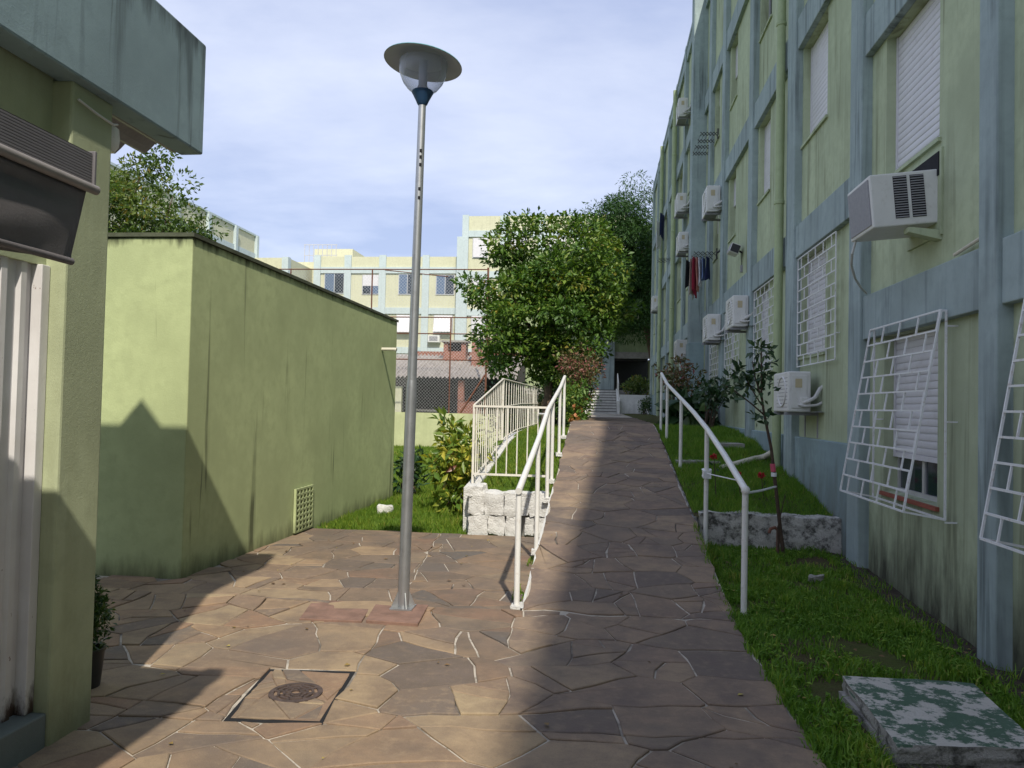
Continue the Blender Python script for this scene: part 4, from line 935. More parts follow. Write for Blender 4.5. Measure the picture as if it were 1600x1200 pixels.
# ---- handrails
def rail(label, posts, tops, X, r=0.024, foot=True):
    t = thing('handrail', (X, posts[0][0], posts[0][1]), label, 'handrail')
    for (y, z), (yt, zt) in zip(posts, tops):
        stick('post', (X, y, z - 0.05), (X, yt, zt), 2 * r, 'white_paint', t, 'round')
        if foot: jitter_block(MB(), X - 0.045, X + 0.045, y - 0.05, y + 0.05, z - 0.03, z + 0.025, 0.012, 0.03, y).build('mortar_foot', 'white_stone', t)
    return t
t = rail('white tubular handrail along the left side of the ramp', [(6.1, 0), (7.95, 0.10), (9.45, 0.46), (10.3, 0.60), (12.05, 0.86), (13.45, 1.08)], [(6.1, 0.93), (7.95, 1.25), (9.45, 1.56), (10.3, 1.70), (12.05, 1.88), (13.45, 2.12)], -0.63)
MB().tube([(-0.63, 6.06, 0.925), (-0.63, 7.95, 1.26), (-0.63, 8.9, 1.47), (-0.63, 9.3, 1.56), (-0.63, 12.05, 1.90), (-0.63, 13.49, 2.13)], 0.027, 14).build('top_rail', 'white_paint', t)
stick('link_bar', (-0.78, 9.9, 1.50), (-0.63, 9.5, 1.50), 0.03, 'white_paint', t, 'round')
t = rail('white tubular handrail along the right side of the ramp by the lawn', [(6.15, 0), (8.35, 0.13), (11.0, 0.60), (13.3, 0.97), (14.6, 1.16)], [(6.15, 0.98), (8.35, 1.39), (11.0, 1.73), (13.3, 2.0), (14.6, 2.25)], 1.13, foot=False)
MB().tube([(1.13, 6.13, 0.985), (1.13, 7.2, 1.20), (1.13, 8.35, 1.40), (1.13, 9.6, 1.575), (1.13, 11.0, 1.745), (1.13, 13.3, 2.02), (1.13, 14.63, 2.265)], 0.027, 14).build('top_rail', 'white_paint', t)
MB().lathe([(0.026, -0.026), (0.034, -0.01), (0.034, 0.012), (0.02, 0.03), (0, 0.032)], (1.13, 6.14, 0.985), 12).build('end_joint', 'white_paint', t)

# ---- white stone wall of the raised bed, kerb and iron fence
pw = thing('stone_wall', (-1.1, 9.55, 0), 'white painted rubble stone wall at the end of the raised bed', 'wall')
rows = [(0.0, 0.235, [-1.62, -1.36, -1.14, -0.96, -0.78, -0.62]), (0.235, 0.475, [-1.62, -1.40, -1.17, -0.86, -0.62]), (0.475, 0.60, [-1.63, -1.42])]
sd = 1
for z0, z1, xs in rows:
    for a, b in zip(xs, xs[1:]):
        sd += 1
        if z0 == 0.0 and abs(a + 0.96) < 0.01: jitter_block(MB(), a + 0.05, b - 0.004, 9.5, 9.74, z0, z1 - 0.004, 0.014, 0.05, sd, 0.12).build('stone', 'white_stone', pw); continue
        zt = z1 + (0.05 if z0 > 0.2 and z0 < 0.4 and rnd.random() < 0.5 else 0)
        jitter_block(MB(), a + 0.004, b - 0.004, 9.47 + rnd.uniform(0, 0.02), 9.74, z0 + (0.003 if z0 else -0.02), zt - 0.004, 0.026, 0.04, sd, 0.07).build('stone', 'white_stone', pw)
MB().box(-1.6, -0.62, 9.56, 9.72, -0.02, 0.46).build('mortar_core', 'concrete', pw)
kb = [(9.75, 0.54), (10.1, 0.57), (11.4, 0.73), (13.3, 0.98), (15, 1.06), (20.2, 1.08)]
m = MB()
for (a, za), (b, zb) in zip(kb, kb[1:]): m.add([(-1.72, a, -0.1), (-1.56, a, -0.1), (-1.56, a, za), (-1.72, a, za), (-1.72, b, -0.1), (-1.56, b, -0.1), (-1.56, b, zb), (-1.72, b, zb)], [(0, 1, 2, 3), (3, 2, 6, 7), (0, 3, 7, 4), (1, 5, 6, 2), (4, 7, 6, 5)])
m.build('bed_kerb', 'white_stone', label='white painted kerb climbing under the iron fence', cat='kerb')
fe = thing('iron_fence', (-1.64, 10, 0.55), 'weathered cream iron bar fence curving up beside the raised bed', 'fence')
def fz(y): return lerp_tab([(9.95, 1.60), (11.2, 1.79), (12.3, 1.96), (12.9, 2.05), (21, 2.09)], y)
def fb0(y): return lerp_tab(kb, y) + 0.02
MB().tube([(-1.64, y, fz(y)) for y in (9.95, 10.6, 11.2, 11.8, 12.3, 12.9, 15, 18, 20.4)], 0.014, 8).build('top_rail', 'fence_paint', fe)
MB().tube([(-1.64, y, fb0(y) + 0.05) for y in (9.95, 10.1, 11.4, 13.3, 15, 20.4)], 0.012, 8).build('bottom_rail', 'fence_paint', fe)
MB().tube([(-1.64, y, fz(y) - 0.42 if y > 12.9 else 1.58) for y in (9.95, 12.9, 16, 20.4)], 0.010, 8).build('mid_rail', 'fence_paint', fe)
y = 9.95
while y < 20.4:
    k_ = round((y - 9.95) / 0.2); stick('post' if k_ % 15 == 0 else 'bar', (-1.64, y, fb0(y)), (-1.64, y, fz(y)), 0.030 if k_ % 15 == 0 else 0.013, 'fence_paint', fe); y += 0.2 if y < 12.8 else 0.4
ff = thing('fence_panel', (-1.2, 9.93, 0.55), 'short open iron bar panel closing the raised bed towards the ramp', 'fence')
stick('top_rail', (-1.63, 9.93, 1.585), (-0.66, 9.93, 1.585), 0.026, 'fence_paint', ff); stick('bottom_rail', (-1.63, 9.93, 0.70), (-0.66, 9.93, 0.70), 0.026, 'fence_paint', ff)
for k in range(8): stick('bar', (-1.60 + 0.134 * k, 9.93, 0.70), (-1.60 + 0.134 * k, 9.93, 1.585), 0.015, 'fence_paint', ff)

# ---- mossy retaining wall, slabs, pipes on the right lawn
m = MB(); jitter_block(m, 1.10, 2.60, 8.62, 8.88, -0.05, 0.47, 0.02, 0.05, 3); m.build('retaining_wall', 'mossy_white', label='low white retaining wall blackened by moss across the right lawn', cat='wall')
m = MB(); jitter_block(m, 1.10, 1.72, 11.3, 12.0, 0.5, 0.86, 0.010, 0.1, 9); m.build('concrete_step', 'concrete', label='grey concrete slab on the terrace beside the ramp', cat='slab')
m = MB(); jitter_block(m, 1.85, 2.30, 12.6, 13.3, 0.7, 1.07, 0.010, 0.1, 12); m.build('concrete_step', 'concrete', label='smaller concrete slab behind the white drain pipe', cat='slab')
m = MB(); jitter_block(m, 1.12, 1.75, 11.0, 11.25, 0.4, 0.74, 0.02, 0.06, 17); m.build('terrace_edge', 'mossy_white', label='short whitewashed edging in front of the grey concrete slab', cat='kerb')
MB().tube([(1.70, 11.05, 0.79), (2.30, 11.7, 0.90), (2.45, 11.8, 0.93), (2.49, 11.55, 1.0), (2.50, 11.34, 1.06)], 0.045, 10).build('drain_pipe', 'pvc', label='cream plastic pipe lying across the terrace grass', cat='pipe')
m2 = MB()
for k in range(16):
    y = 8.75 + 0.27 * k; jitter_block(m2, 1.045, 1.10 + 0.02 * math.sin(k * 2.1), y, y + 0.24, zr(y) - 0.12, zr(y + 0.12) - 0.02, 0.018, 0.05, k + 30)
m2.build('ramp_edging', 'white_stone', label='broken whitewashed mortar edging on the right side of the ramp', cat='kerb')
m2 = MB()
for k in range(80):
    y = 6.0 + 0.05 * k; za, zb = zr(y) - 0.002 + 0.003 * nz(1, y, 6), zr(y + 0.05) - 0.002 + 0.003 * nz(1, y + 0.05, 6); xa, xb = -0.59 + 0.006 * nz(3, y, 5), -0.59 + 0.006 * nz(3, y + 0.05, 5)
    m2.quad((xa, y + 0.0, -0.05), (xa, y, za), (xb, y + 0.05, zb), (xb, y + 0.05, -0.05)); m2.quad((xa, y, za), (-0.568, y, za), (-0.568, y + 0.05, zb), (xb, y + 0.05, zb))
m2.build('ramp_edging', 'white_stone', label='thin white edge strip on the left side of the ramp', cat='kerb')
MB().tube([(1.76, 8.25, 0.34), (1.775, 8.25, 0.385), (1.82, 8.25, 0.40), (1.85, 8.25, 0.37), (1.85, 8.25, 0.0)], 0.018, 8).build('water_pipe', 'rust', label='black hooked standpipe at the foot of the rose', cat='pipe')
# cover slab bottom right
cv = thing('cistern_cover', (1.7, 4.1, 0), 'thick concrete cover with flaking green and white paint on the grass', 'cover')
m = MB(); bmv = COVER; jm = MB(); jitter_block(jm, 0, 1, 0, 1, 0, 1, 0.0, 0.12, 1)
def bil(u, v):
    a, b, c_, d = [Vector(p) for p in (bmv[0], bmv[1], bmv[2], bmv[3])]; return a * (1 - u) * (1 - v) + b * u * (1 - v) + c_ * u * v + d * (1 - u) * v
top = MB()
for x, y, z in jm.v:
    p = bil(x, y); e_ = mnoise.noise_vector(Vector((p.x * 7, p.y * 7, z * 3))) * 0.014
    top.v.append((p.x + e_.x, p.y + e_.y, 0.02 + z * 0.085 + e_.z * 0.4))
top.f = jm.f; top.sm = True; lo_ = top.build('lid', 'cover_paint', cv); lo_.data.materials.append(MATS['rough_stone'])
for p_ in lo_.data.polygons: p_.material_index = 0 if p_.normal.z > 0.5 else 1
m = MB(); jitter_block(m, 1.37, 2.06, 3.74, 4.58, -0.1, 0.03, 0.015, 0.1, 4); m.build('collar', 'rough_stone', cv)

# ---- window grilles
def basket(label, y0, y1):
    t = thing('window_grille', (2.65, (y0 + y1) / 2, 0.8), label, 'window grille', 'slanted basket grilles')
    T = Vector((2.53, 0, 2.39)); B = Vector((2.27, 0, 0.87)); rows_ = 10; w = 0.014
    def P(y, k): return Vector((T.x + (B.x - T.x) * k / rows_, y, T.z + (B.z - T.z) * k / rows_))
    for k in range(rows_ + 1): stick('bar', P(y0, k), P(y1, k), w, 'grille_white', t)
    for y in (y0, y1):
        stick('bar', P(y, 0), P(y, rows_), w, 'grille_white', t); stick('bar', (2.565, y, 2.39), (2.565, y, 0.82), w, 'grille_white', t)
        stick('bar', P(y, rows_), (2.565, y, 0.82), w, 'grille_white', t); stick('bar', (2.53, y, 2.385), (2.565, y, 2.385), w, 'grille_white', t)
        for z in (2.27, 1.55, 0.80): stick('bracket', (2.565, y, z), (2.66, y, z), 0.012, 'grille_white', t)
    nv = 4
    for k in range(rows_):
        for j in range(nv + 1):
            y = y0 + (y1 - y0) * ((j + (0.5 if k % 2 else 0.06)) / nv)
            if y0 + 0.02 < y < y1 - 0.02: stick('bar', P(y, k), P(y, k + 1), w * 0.85, 'grille_white', t)
    stick('bar', (2.565, y0, 0.82), (2.565, y1, 0.82), w, 'grille_white', t)
basket('slanted white basket grille over the half-lowered ground floor shutter', 6.08, 7.60)
basket('slanted white basket grille cut off by the right edge of the picture', 3.35, 4.90)
def flat_grille(label, y0, y1, z0, z1, X=2.60):
    t = thing('window_grille', (2.65, (y0 + y1) / 2, z0), label, 'window grille', 'flat brick-pattern grilles'); w = 0.013; n = max(6, int((z1 - z0) / 0.135))
    for k in range(n + 1): stick('bar', (X, y0, z0 + (z1 - z0) * k / n), (X, y1, z0 + (z1 - z0) * k / n), w, 'grille_white', t)
    for y in (y0, y1): stick('bar', (X, y, z0), (X, y, z1), w, 'grille_white', t); stick('bracket', (X, y, z0 + 0.3), (2.66, y, z0 + 0.3), 0.012, 'grille_white', t)
    for k in range(n):
        for j in range(6):
            y = y0 + (y1 - y0) * (j + (0.5 if k % 2 else 0.02)) / 5
            if y0 + 0.03 < y < y1 - 0.03: stick('bar', (X, y, z0 + (z1 - z0) * k / n), (X, y, z0 + (z1 - z0) * (k + 1) / n), w * 0.85, 'grille_white', t)
flat_grille('flat white grille over the window just past the mossy wall', 8.95, 10.62, 2.2, 3.64)
flat_grille('flat white grille over the window behind the rose top', 11.9, 13.58, 2.25, 3.64)
flat_grille('flat white grille over the window below two air conditioners', 15.0, 16.7, 2.25, 3.64)
flat_grille('flat white grille farthest along the facade before the deep pier', 17.5, 18.95, 2.25, 3.64)

# ---- window air conditioner
wa = thing('window_air_conditioner', (2.65, 6.66, 3.05), 'boxy window air conditioner jutting out under the upper shutter', 'air conditioner')
rt = Matrix.Translation((2.65, 6.4, 3.13)) @ Matrix.Rotation(R(-5), 4, 'Y')
def wpart(name, mat, *a, par=None, bev=0.0):
    m = MB().box(*a); m.v = [tuple(rt @ Vector(v)) for v in m.v]; return m.build(name, mat, par or wa, bevel=bev)
wpart('casing', 'ac_white', -0.505, 0.1, 0, 0.56, 0, 0.43, bev=0.012)
wpart('rear_coil', 'ac_grey', -0.512, -0.5055, 0.03, 0.53, 0.03, 0.40)
for x0 in (-0.33, -0.20):
    vp = wpart('vent', 'dark', x0, x0 + 0.105, -0.003, -0.0005, 0.06, 0.40)
    for k in range(17):
        wpart('louvre', 'ac_grey', x0 + 0.002, x0 + 0.103, -0.009, -0.0035, 0.066 + 0.02 * k, 0.074 + 0.02 * k, par=vp)
MB().box(2.63, 2.655, 6.34, 7.02, 3.02, 3.72).build('wall_frame', 'wall_green_high', wa, bevel=0.004)
MB().box(2.622, 2.6295, 6.37, 6.99, 3.50, 3.69).build('gap', 'dark', wa)
MB().add([(2.40, 6.36, 3.085), (2.66, 6.36, 3.06), (2.66, 6.46, 3.06), (2.40, 6.46, 3.085), (2.40, 6.36, 3.045), (2.66, 6.36, 2.98), (2.66, 6.46, 2.98), (2.40, 6.46, 3.045)], [(0, 1, 2, 3), (7, 6, 5, 4), (0, 4, 5, 1), (1, 5, 6, 2), (2, 6, 7, 3), (3, 7, 4, 0)]).build('bracket', 'wall_green_high', wa)
MB().tube([(2.17, 6.90, 3.10), (2.15, 6.93, 2.99), (2.19, 7.08, 2.91), (2.33, 7.42, 2.85), (2.48, 7.72, 2.81), (2.575, 7.86, 2.78)], 0.011, 8).build('drain_hose', 'foam_pipe', wa)
MB().tube([(2.62, 5.62, 2.87), (2.61, 5.64, 2.84), (2.61, 6.05, 2.80)], 0.014, 8).build('overflow_pipe', 'pvc', label='thin overflow pipe sloping along the blue band under the window unit', cat='pipe')

# ---- split condensers
def condenser():
    t = thing('condenser_unit', (0, 0, 0), '', 'air conditioner')
    L, D, H = 0.80, 0.27, 0.55
    MB().box(-0.38, -0.38 + D, 0, L, 0, H).build('casing', 'ac_white', t, bevel=0.018)
    MB().lathe([(0.21, 0), (0.21, 0.012), (0.195, 0.012), (0.19, 0.0)], (0, 0, 0), 24).build('fan_guard', 'ac_white', t)
    o = t.children[-1]; o.rotation_euler = (0, -math.pi / 2, 0); o.location = (-0.381, 0.32, 0.28)
    MB().lathe([(0.18, 0.002), (0.06, 0.010), (0, 0.012)], (0, 0, 0), 20).build('fan', 'ac_grey', t); o = t.children[-1]; o.rotation_euler = (0, -math.pi / 2, 0); o.location = (-0.381, 0.32, 0.28)
    MB().box(-0.34, -0.16, -0.012, -0.0005, 0.05, H - 0.05).build('side_cover', 'ac_white', t, bevel=0.006)
    MB().box(-0.30, -0.22, -0.016, -0.0125, 0.33, 0.45).build('label_plate', 'ac_label', t)
    MB().box(-0.24, -0.15, -0.05, -0.0125, 0.07, 0.20).build('valve_cover', 'ac_white', t, bevel=0.006)
    MB().box(-0.36, -0.13, 0.02, 0.78, -0.002, 0.02).build('base_pan', 'ac_grey', t)
    for k in range(9): MB().box(-0.3815, -0.3802, 0.04, 0.60, 0.06 + 0.05 * k, 0.068 + 0.05 * k).build('grille_bar', 'ac_grey', t)
    MB().tube([(-0.22, -0.02, 0.12), (-0.17, -0.07, 0.14), (-0.08, -0.07, 0.2), (-0.02, -0.06, 0.32), (0.03, -0.05, 0.36)], 0.026, 8).build('pipe', 'foam_pipe', t)
    MB().tube([(-0.26, -0.02, 0.10), (-0.20, -0.06, 0.08), (-0.05, -0.06, 0.10), (0.03, -0.05, 0.15)], 0.018, 8).build('pipe', 'foam_pipe', t)
    for y in (0.10, 0.68): MB().box(-0.40, 0.02, y - 0.02, y + 0.02, -0.045, -0.003).box(-0.01, 0.02, y - 0.02, y + 0.02, -0.35, -0.046).build('bracket', 'ac_grey', t)
    return t
c0 = condenser(); first = True
for X, y, z, sx, sz, lab in [
    (2.65, 9.68, 1.60, 1.0, 0.9, 'white condenser unit low on the wall beside the rose stems'),
    (2.65, 13.74, 3.07, 1.0, 1.0, 'rusty-bottomed condenser unit at the band above the rose top'),
    (2.65, 16.82, 3.10, 1.05, 1.03, 'white condenser unit left of the rusty-bottomed one at the same height'),
    (2.65, 17.09, 5.95, 1.1, 1.05, 'rounded condenser unit above the hanging laundry'),
    (2.5, 22.7, 10.2, 1, 1, 'highest condenser unit near the roof beyond the deep pier'),
    (2.5, 22.69, 7.38, 1, 1, 'second highest condenser unit beyond the deep pier'),
    (2.5, 22.0, 6.08, 1, 1, 'condenser unit just left of the clothes beyond the pier'),
    (2.5, 21.8, 3.0, 1.1, 1, 'lowest condenser unit left of the pier base, dark sided'),
    (2.5, 33.2, 5.8, 1, 1.15, 'most distant condenser unit near the far end of the facade')]:
    t = c0 if first else copy_tree(c0); first = False
    t.location = (X, y, z); t.scale = (sx, 1, sz); meta(t, lab, 'air conditioner', 'split condensers on the facade')

# ---- drying racks, laundry, floodlight
def scissor(label, y, z, x1, n=5):
    t = thing('drying_rack', (2.62, y, z), label, 'clothes rack'); x0 = 2.60
    for yy in (y, y + 0.5):
        for k in range(n):
            a = x0 + (x1 - x0) * k / n; b = x0 + (x1 - x0) * (k + 1) / n
            stick('arm', (a, yy, z - 0.045), (b, yy, z + 0.045), 0.014, 'black_plastic', t); stick('arm', (a, yy + 0.015, z + 0.045), (b, yy + 0.015, z - 0.045), 0.014, 'black_plastic', t)
    for k in range(1, n + 1):
        a = x0 + (x1 - x0) * k / n; stick('line', (a, y, z), (a, y + 0.5, z), 0.008, 'black_plastic', t)
    stick('wall_plate', (2.62, y, z - 0.12), (2.62, y, z + 0.12), 0.03, 'black_plastic', t)
scissor('black scissor rack carrying the laundry', 18.17, 5.24, 2.10)
scissor('empty black scissor rack, right one of the upper pair', 18.25, 8.08, 2.22)
scissor('empty black scissor rack, left one of the upper pair', 19.25, 8.11, 2.22)
scissor('small distant scissor rack halfway up beyond the pier', 29.0, 7.2, 2.05, 4)
def cloth(name, label, x, y, z, w, h, mat, taper=0.9, seed=0):
    m = MB(); g = {}; nx, nz_ = 8, 12
    for j in range(nz_ + 1):
        t = j / nz_
        for i in range(nx + 1):
            u = i / nx - 0.5; wid = w * (1 + (taper - 1) * t)
            g[i, j] = len(m.v); m.v.append((x + 0.35 * wid * u + 0.022 * math.sin(u * 11 + seed + t * 2) * (0.3 + t), y + wid * u * 0.94 + 0.015 * math.cos(u * 9 + seed * 2 + t * 3), z - h * t * (1 - 0.10 * math.sin(u * 5 + seed))))
    for j in range(nz_):
        for i in range(nx): m.f.append((g[i, j], g[i, j + 1], g[i + 1, j + 1], g[i + 1, j]))
    m.sm = True; o = m.build(name, mat, label=label, cat='clothing', group='laundry on the scissor rack'); s_ = o.modifiers.new('solid', 'SOLIDIFY'); s_.thickness = 0.012
cloth('garment', 'black garment hanging outermost from the scissor rack', 1.98, 18.3, 5.10, 0.35, 0.62, 'cloth_black', 0.7, 1)
cloth('garment', 'tan cloth hanging between the black and the red garment', 2.08, 18.35, 5.14, 0.30, 0.85, 'cloth_tan', 0.9, 2)
cloth('garment', 'long crimson garment hanging from the scissor rack', 2.15, 18.3, 5.16, 0.40, 0.85, 'cloth_red', 0.9, 3)
cloth('garment', 'orange pink garment hanging beside the crimson one', 2.22, 18.35, 5.16, 0.32, 0.72, 'cloth_pink', 0.8, 4)
cloth('garment', 'white shirt hanging in the middle of the laundry', 2.27, 18.28, 5.14, 0.34, 0.60, 'cloth_white', 0.85, 5)
cloth('garment', 'mid blue garment hanging next to the white shirt', 2.35, 18.3, 5.16, 0.36, 0.50, 'cloth_blue', 0.9, 6)
cloth('garment', 'navy garment hanging nearest the wall', 2.44, 18.3, 5.18, 0.36, 0.52, 'cloth_navy', 0.8, 7)
cloth('garment', 'pale sheet hanging high on the far facade', 2.15, 30.2, 8.9, 0.6, 1.1, 'cloth_white', 0.9, 8)
cloth('garment', 'dark blue garment hanging high on the far facade', 2.2, 29.4, 9.0, 0.5, 0.9, 'cloth_navy', 0.9, 9)
fl_ = thing('floodlight', (2.64, 15.1, 4.68), 'square outdoor floodlight on an arm on the facade', 'floodlight')
rt2 = Matrix.Translation((2.50, 15.05, 4.68)) @ Matrix.Rotation(R(20), 4, 'Y')
m = MB().box(-0.10, 0.08, -0.16, 0.16, -0.09, 0.09); m.v = [tuple(rt2 @ Vector(v)) for v in m.v]; m.build('housing', 'ac_white', fl_, bevel=0.01)
m = MB().box(-0.106, -0.1005, -0.14, 0.14, -0.075, 0.075); m.v = [tuple(rt2 @ Vector(v)) for v in m.v]; m.build('lens', 'ac_grey', fl_)
m = MB().box(-0.09, 0.07, -0.168, -0.161, -0.075, 0.075); m.v = [tuple(rt2 @ Vector(v)) for v in m.v]; m.build('side_plate', 'ac_dark', fl_)
stick('arm', (2.56, 15.05, 4.68), (2.66, 15.05, 4.62), 0.03, 'black_plastic', fl_); MB().box(2.61, 2.655, 14.98, 15.06, 4.25, 4.38).build('junction_box', 'ac_grey', fl_); stick('cable', (2.635, 15.02, 4.38), (2.635, 15.02, 4.6), 0.012, 'black_plastic', fl_)
MB().tube([(2.60, 17.2, 5.9), (2.60, 17.22, 5.25), (2.56, 17.25, 5.12), (2.50, 17.3, 5.08)], 0.022, 8).build('cable_conduit', 'black_plastic', label='black conduit dropping from the rounded condenser to the laundry rack', cat='pipe')

# ---- loose bits
for x, y, s_, mt, lab in ((-3.15, 11.2, 0.10, 'white_stone', 'white stone lying at the foot of the shed near its far end'), (-2.35, 13.0, 0.09, 'white_stone', 'white stone in the grass in front of the yellow bush'), (1.98, 7.3, 0.07, 'rough_stone', 'pale stone in the grass near the blue pilaster foot')):
    m = MB(); z0 = zl_low(x, y) - 0.02 if x > 1 else -0.05; jitter_block(m, x - s_, x + s_, y - s_ * 0.8, y + s_ * 0.8, z0, z0 + s_ * 1.3, 0.03, 0.05, x, 0.3); m.build('stone', mt, label=lab, cat='stone')
rb = thing('ribbon', (1.13, 8.35, 0.93), 'white plastic ribbon tied from the handrail post to the rose stem', 'ribbon')
MB().tube([(1.13, 8.32, 0.93), (1.30, 7.5, 0.94), (1.16, 6.2, 0.955)], 0.006, 6).build('strand', 'ribbon', rb); MB().tube([(1.15, 6.18, 0.96), (1.40, 6.9, 0.91), (1.80, 8.15, 0.83)], 0.010, 6).build('strand', 'ribbon', rb)
m = MB(); jitter_block(m, 1.09, 1.17, 8.30, 8.40, 0.89, 0.97, 0.02, 0.02, 5); m.build('knot', 'ribbon', rb)

# ================================================================== PLANTS
def leaves(centers, radius, per, size, rgn, up=0.6, droop=0.0, aspect=0.45, squash=(1, 1, 1), var0=None):
    cs = np.asarray(centers); n = len(cs) * per
    c = np.repeat(cs, per, 0); d = rgn.normal(0, 1, (n, 3)); d /= np.linalg.norm(d, axis=1)[:, None]
    rr = np.repeat(radius if hasattr(radius, '__len__') else np.full(len(cs), radius), per)
    pos = c + d * (rr * rgn.uniform(0.35, 1.0, n) ** 0.7)[:, None] * np.array(squash)
    ax = d + rgn.normal(0, 0.55, (n, 3)); ax[:, 2] -= droop; ax /= np.linalg.norm(ax, axis=1)[:, None]
    nr = rgn.normal(0, 0.6, (n, 3)); nr[:, 2] += up; nr += 0.4 * d; sd_ = np.cross(ax, nr); sd_ /= (np.linalg.norm(sd_, axis=1)[:, None] + 1e-6); nr = np.cross(sd_, ax)
    L = size * rgn.uniform(0.6, 1.3, n); W = L * aspect * 0.5
    a = pos; tip = pos + ax * L[:, None] - nr * (L * 0.12)[:, None]; mid = pos + ax * (L * 0.5)[:, None]
    l_ = mid + sd_ * W[:, None] + nr * (W * 0.35)[:, None]; r_ = mid - sd_ * W[:, None] + nr * (W * 0.35)[:, None]
    v = np.stack([a, l_, tip, r_], 1).reshape(-1, 3); i = np.arange(n)[:, None] * 4
    t = np.concatenate([i + [0, 2, 1], i + [0, 3, 2]], 0)
    cv = np.repeat(rgn.normal(0, 0.22, len(cs)) if var0 is None else var0, per)
    va = np.clip(rgn.beta(2, 3, n) + cv, 0, 1)
    return v, t, np.repeat(va, 4)
def blob_centers(c, r, n, rgn, shell=0.55, lump=0.25, zmin=None):
    out = []
    while len(out) < n:
        d = rgn.normal(0, 1, 3); d /= np.linalg.norm(d); k = 1 + lump * 2 * mnoise.noise(Vector((d[0] * 1.8 + c[0], d[1] * 1.8, d[2] * 1.8 + c[1])))
        p = np.array(c) + d * np.array(r) * k * (shell + (1 - shell) * rgn.uniform() ** 0.5 if rgn.uniform() < 0.75 else rgn.uniform(0.15, 0.8))
        if zmin is None or p[2] > zmin: out.append(p)
    return np.array(out)
def limbs(m, base, top, r0, centers, rgn, k=14, mat='bark', wob=0.12):
    base = Vector(base); top = Vector(top); pts = []
    for i in range(6):
        t = i / 5; pts.append(base.lerp(top, t) + Vector((rgn.normal(0, wob), rgn.normal(0, wob), 0)) * (0 if i == 0 else 0.5))
    m.tube(pts, [r0 * (1 - 0.65 * i / 5) for i in range(6)], 10)
    idx = rgn.choice(len(centers), min(k, len(centers)), replace=False)
    for j in idx:
        e_ = Vector(centers[j]); t = rgn.uniform(0.35, 1.0); s_ = base.lerp(top, t); mdp = s_.lerp(e_, 0.5) + Vector((rgn.normal(0, 0.1), rgn.normal(0, 0.1), 0.1))
        rr = r0 * (0.45 - 0.25 * t); m.tube([s_, mdp, e_], [rr, rr * 0.6, rr * 0.2], 6)
    return m
def tree(name, label, base, crown_c, crown_r, ncl, per, crad, size, lmat, r0, seed, cat='tree', up=0.6, droop=0.0, aspect=0.45, shell=0.55, lump=0.25, zmin=None, extra=None, bmat='bark', nl=16, group=None, squash=(1, 1, 1)):
    g = np.random.default_rng(seed); t = thing(name, base, label, cat, group)
    cs = blob_centers(crown_c, crown_r, ncl, g, shell, lump, zmin)
    if extra is not None: cs = np.concatenate([cs, np.array(extra)], 0)
    v, tr, va = leaves(cs, crad * g.uniform(0.7, 1.3, len(cs)), per, size, g, up, droop, aspect, squash)
    np_mesh('crown', v, tr, lmat, t, origin=crown_c, var=va)
    limbs(MB(), base, (crown_c[0], crown_c[1], crown_c[2] + crown_r[2] * 0.3), r0, cs, g, nl).build('trunk', bmat, t)
    return t
tree('broadleaf_tree', 'dense glossy-leaved tree beside the path beyond the iron fence', (-1.45, 20.3, 1.05), (-1.32, 20.3, 4.3), (1.78, 1.7, 2.15), 165, 125, 0.46, 0.15, 'leaf_tree', 0.13, 7, squash=(1.2, 1.2, 0.5), up=1.0, aspect=0.5, extra=[(-2.7, 20, 5.9), (-2.5, 20.2, 6.1), (-2.3, 20, 6.3), (-2.8, 20.1, 5.5), (-0.3, 20, 6.25), (-0.1, 20.2, 6.0), (0.1, 20, 5.8), (-0.5, 20, 6.4), (-1.9, 20, 6.45), (-2.9, 20, 3.3), (-2.8, 20, 2.9), (-2.6, 20, 2.5), (-2.9, 19.9, 3.7), (0.2, 20, 3.6), (0.3, 20, 3.9), (-3.1, 20, 4.6), (-3.3, 20, 4.75), (-3.45, 20, 4.85), (-3.2, 20, 4.4), (-2.0, 20, 6.2), (-1.0, 20.3, 6.55), (-0.9, 20.2, 6.35), (-1.5, 20, 6.4), (0.25, 20, 5.1), (0.35, 20, 4.6), (0.1, 20.3, 5.6)], zmin=1.9)
g = np.random.default_rng(2)
tree('conifer_tree', 'tall dark feathery tree overhanging the end of the path', (3.4, 43.2, 2.2), (1.3, 41.5, 9.2), (2.6, 1.8, 4.0), 250, 190, 0.8, 0.22, 'leaf_pine', 0.28, 9, aspect=0.24, droop=0.35, up=0.6, squash=(1.15, 1.15, 0.55), extra=[(1.6, 41, 6.4), (1.9, 41, 6.0), (1.3, 41, 6.9), (2.1, 41, 6.6), (0.9, 41, 7.4), (2.3, 41.5, 7.2), (2.6, 41.5, 7.8)], zmin=5.3)
tree('broadleaf_tree', 'loose green and yellowish tree rising behind the shed', (-10.6, 16.5, -0.03), (-11.0, 16.3, 4.9), (1.9, 1.7, 2.1), 230, 100, 0.40, 0.125, 'leaf_back', 0.13, 12, squash=(1.1, 1.1, 0.6), up=0.9, shell=0.5, lump=0.45, extra=[(-10.0, 16, 7.0), (-10.1, 16, 6.8), (-9.9, 16, 7.15), (-10.3, 16, 6.7)], zmin=2.5)
tree('broadleaf_tree', 'big tree mass hidden behind the glossy-leaved tree', (-4.2, 47, 0), (-3.2, 47, 7.0), (2.6, 2.2, 3.6), 120, 60, 0.7, 0.3, 'leaf_shrub', 0.2, 13, zmin=2.0)
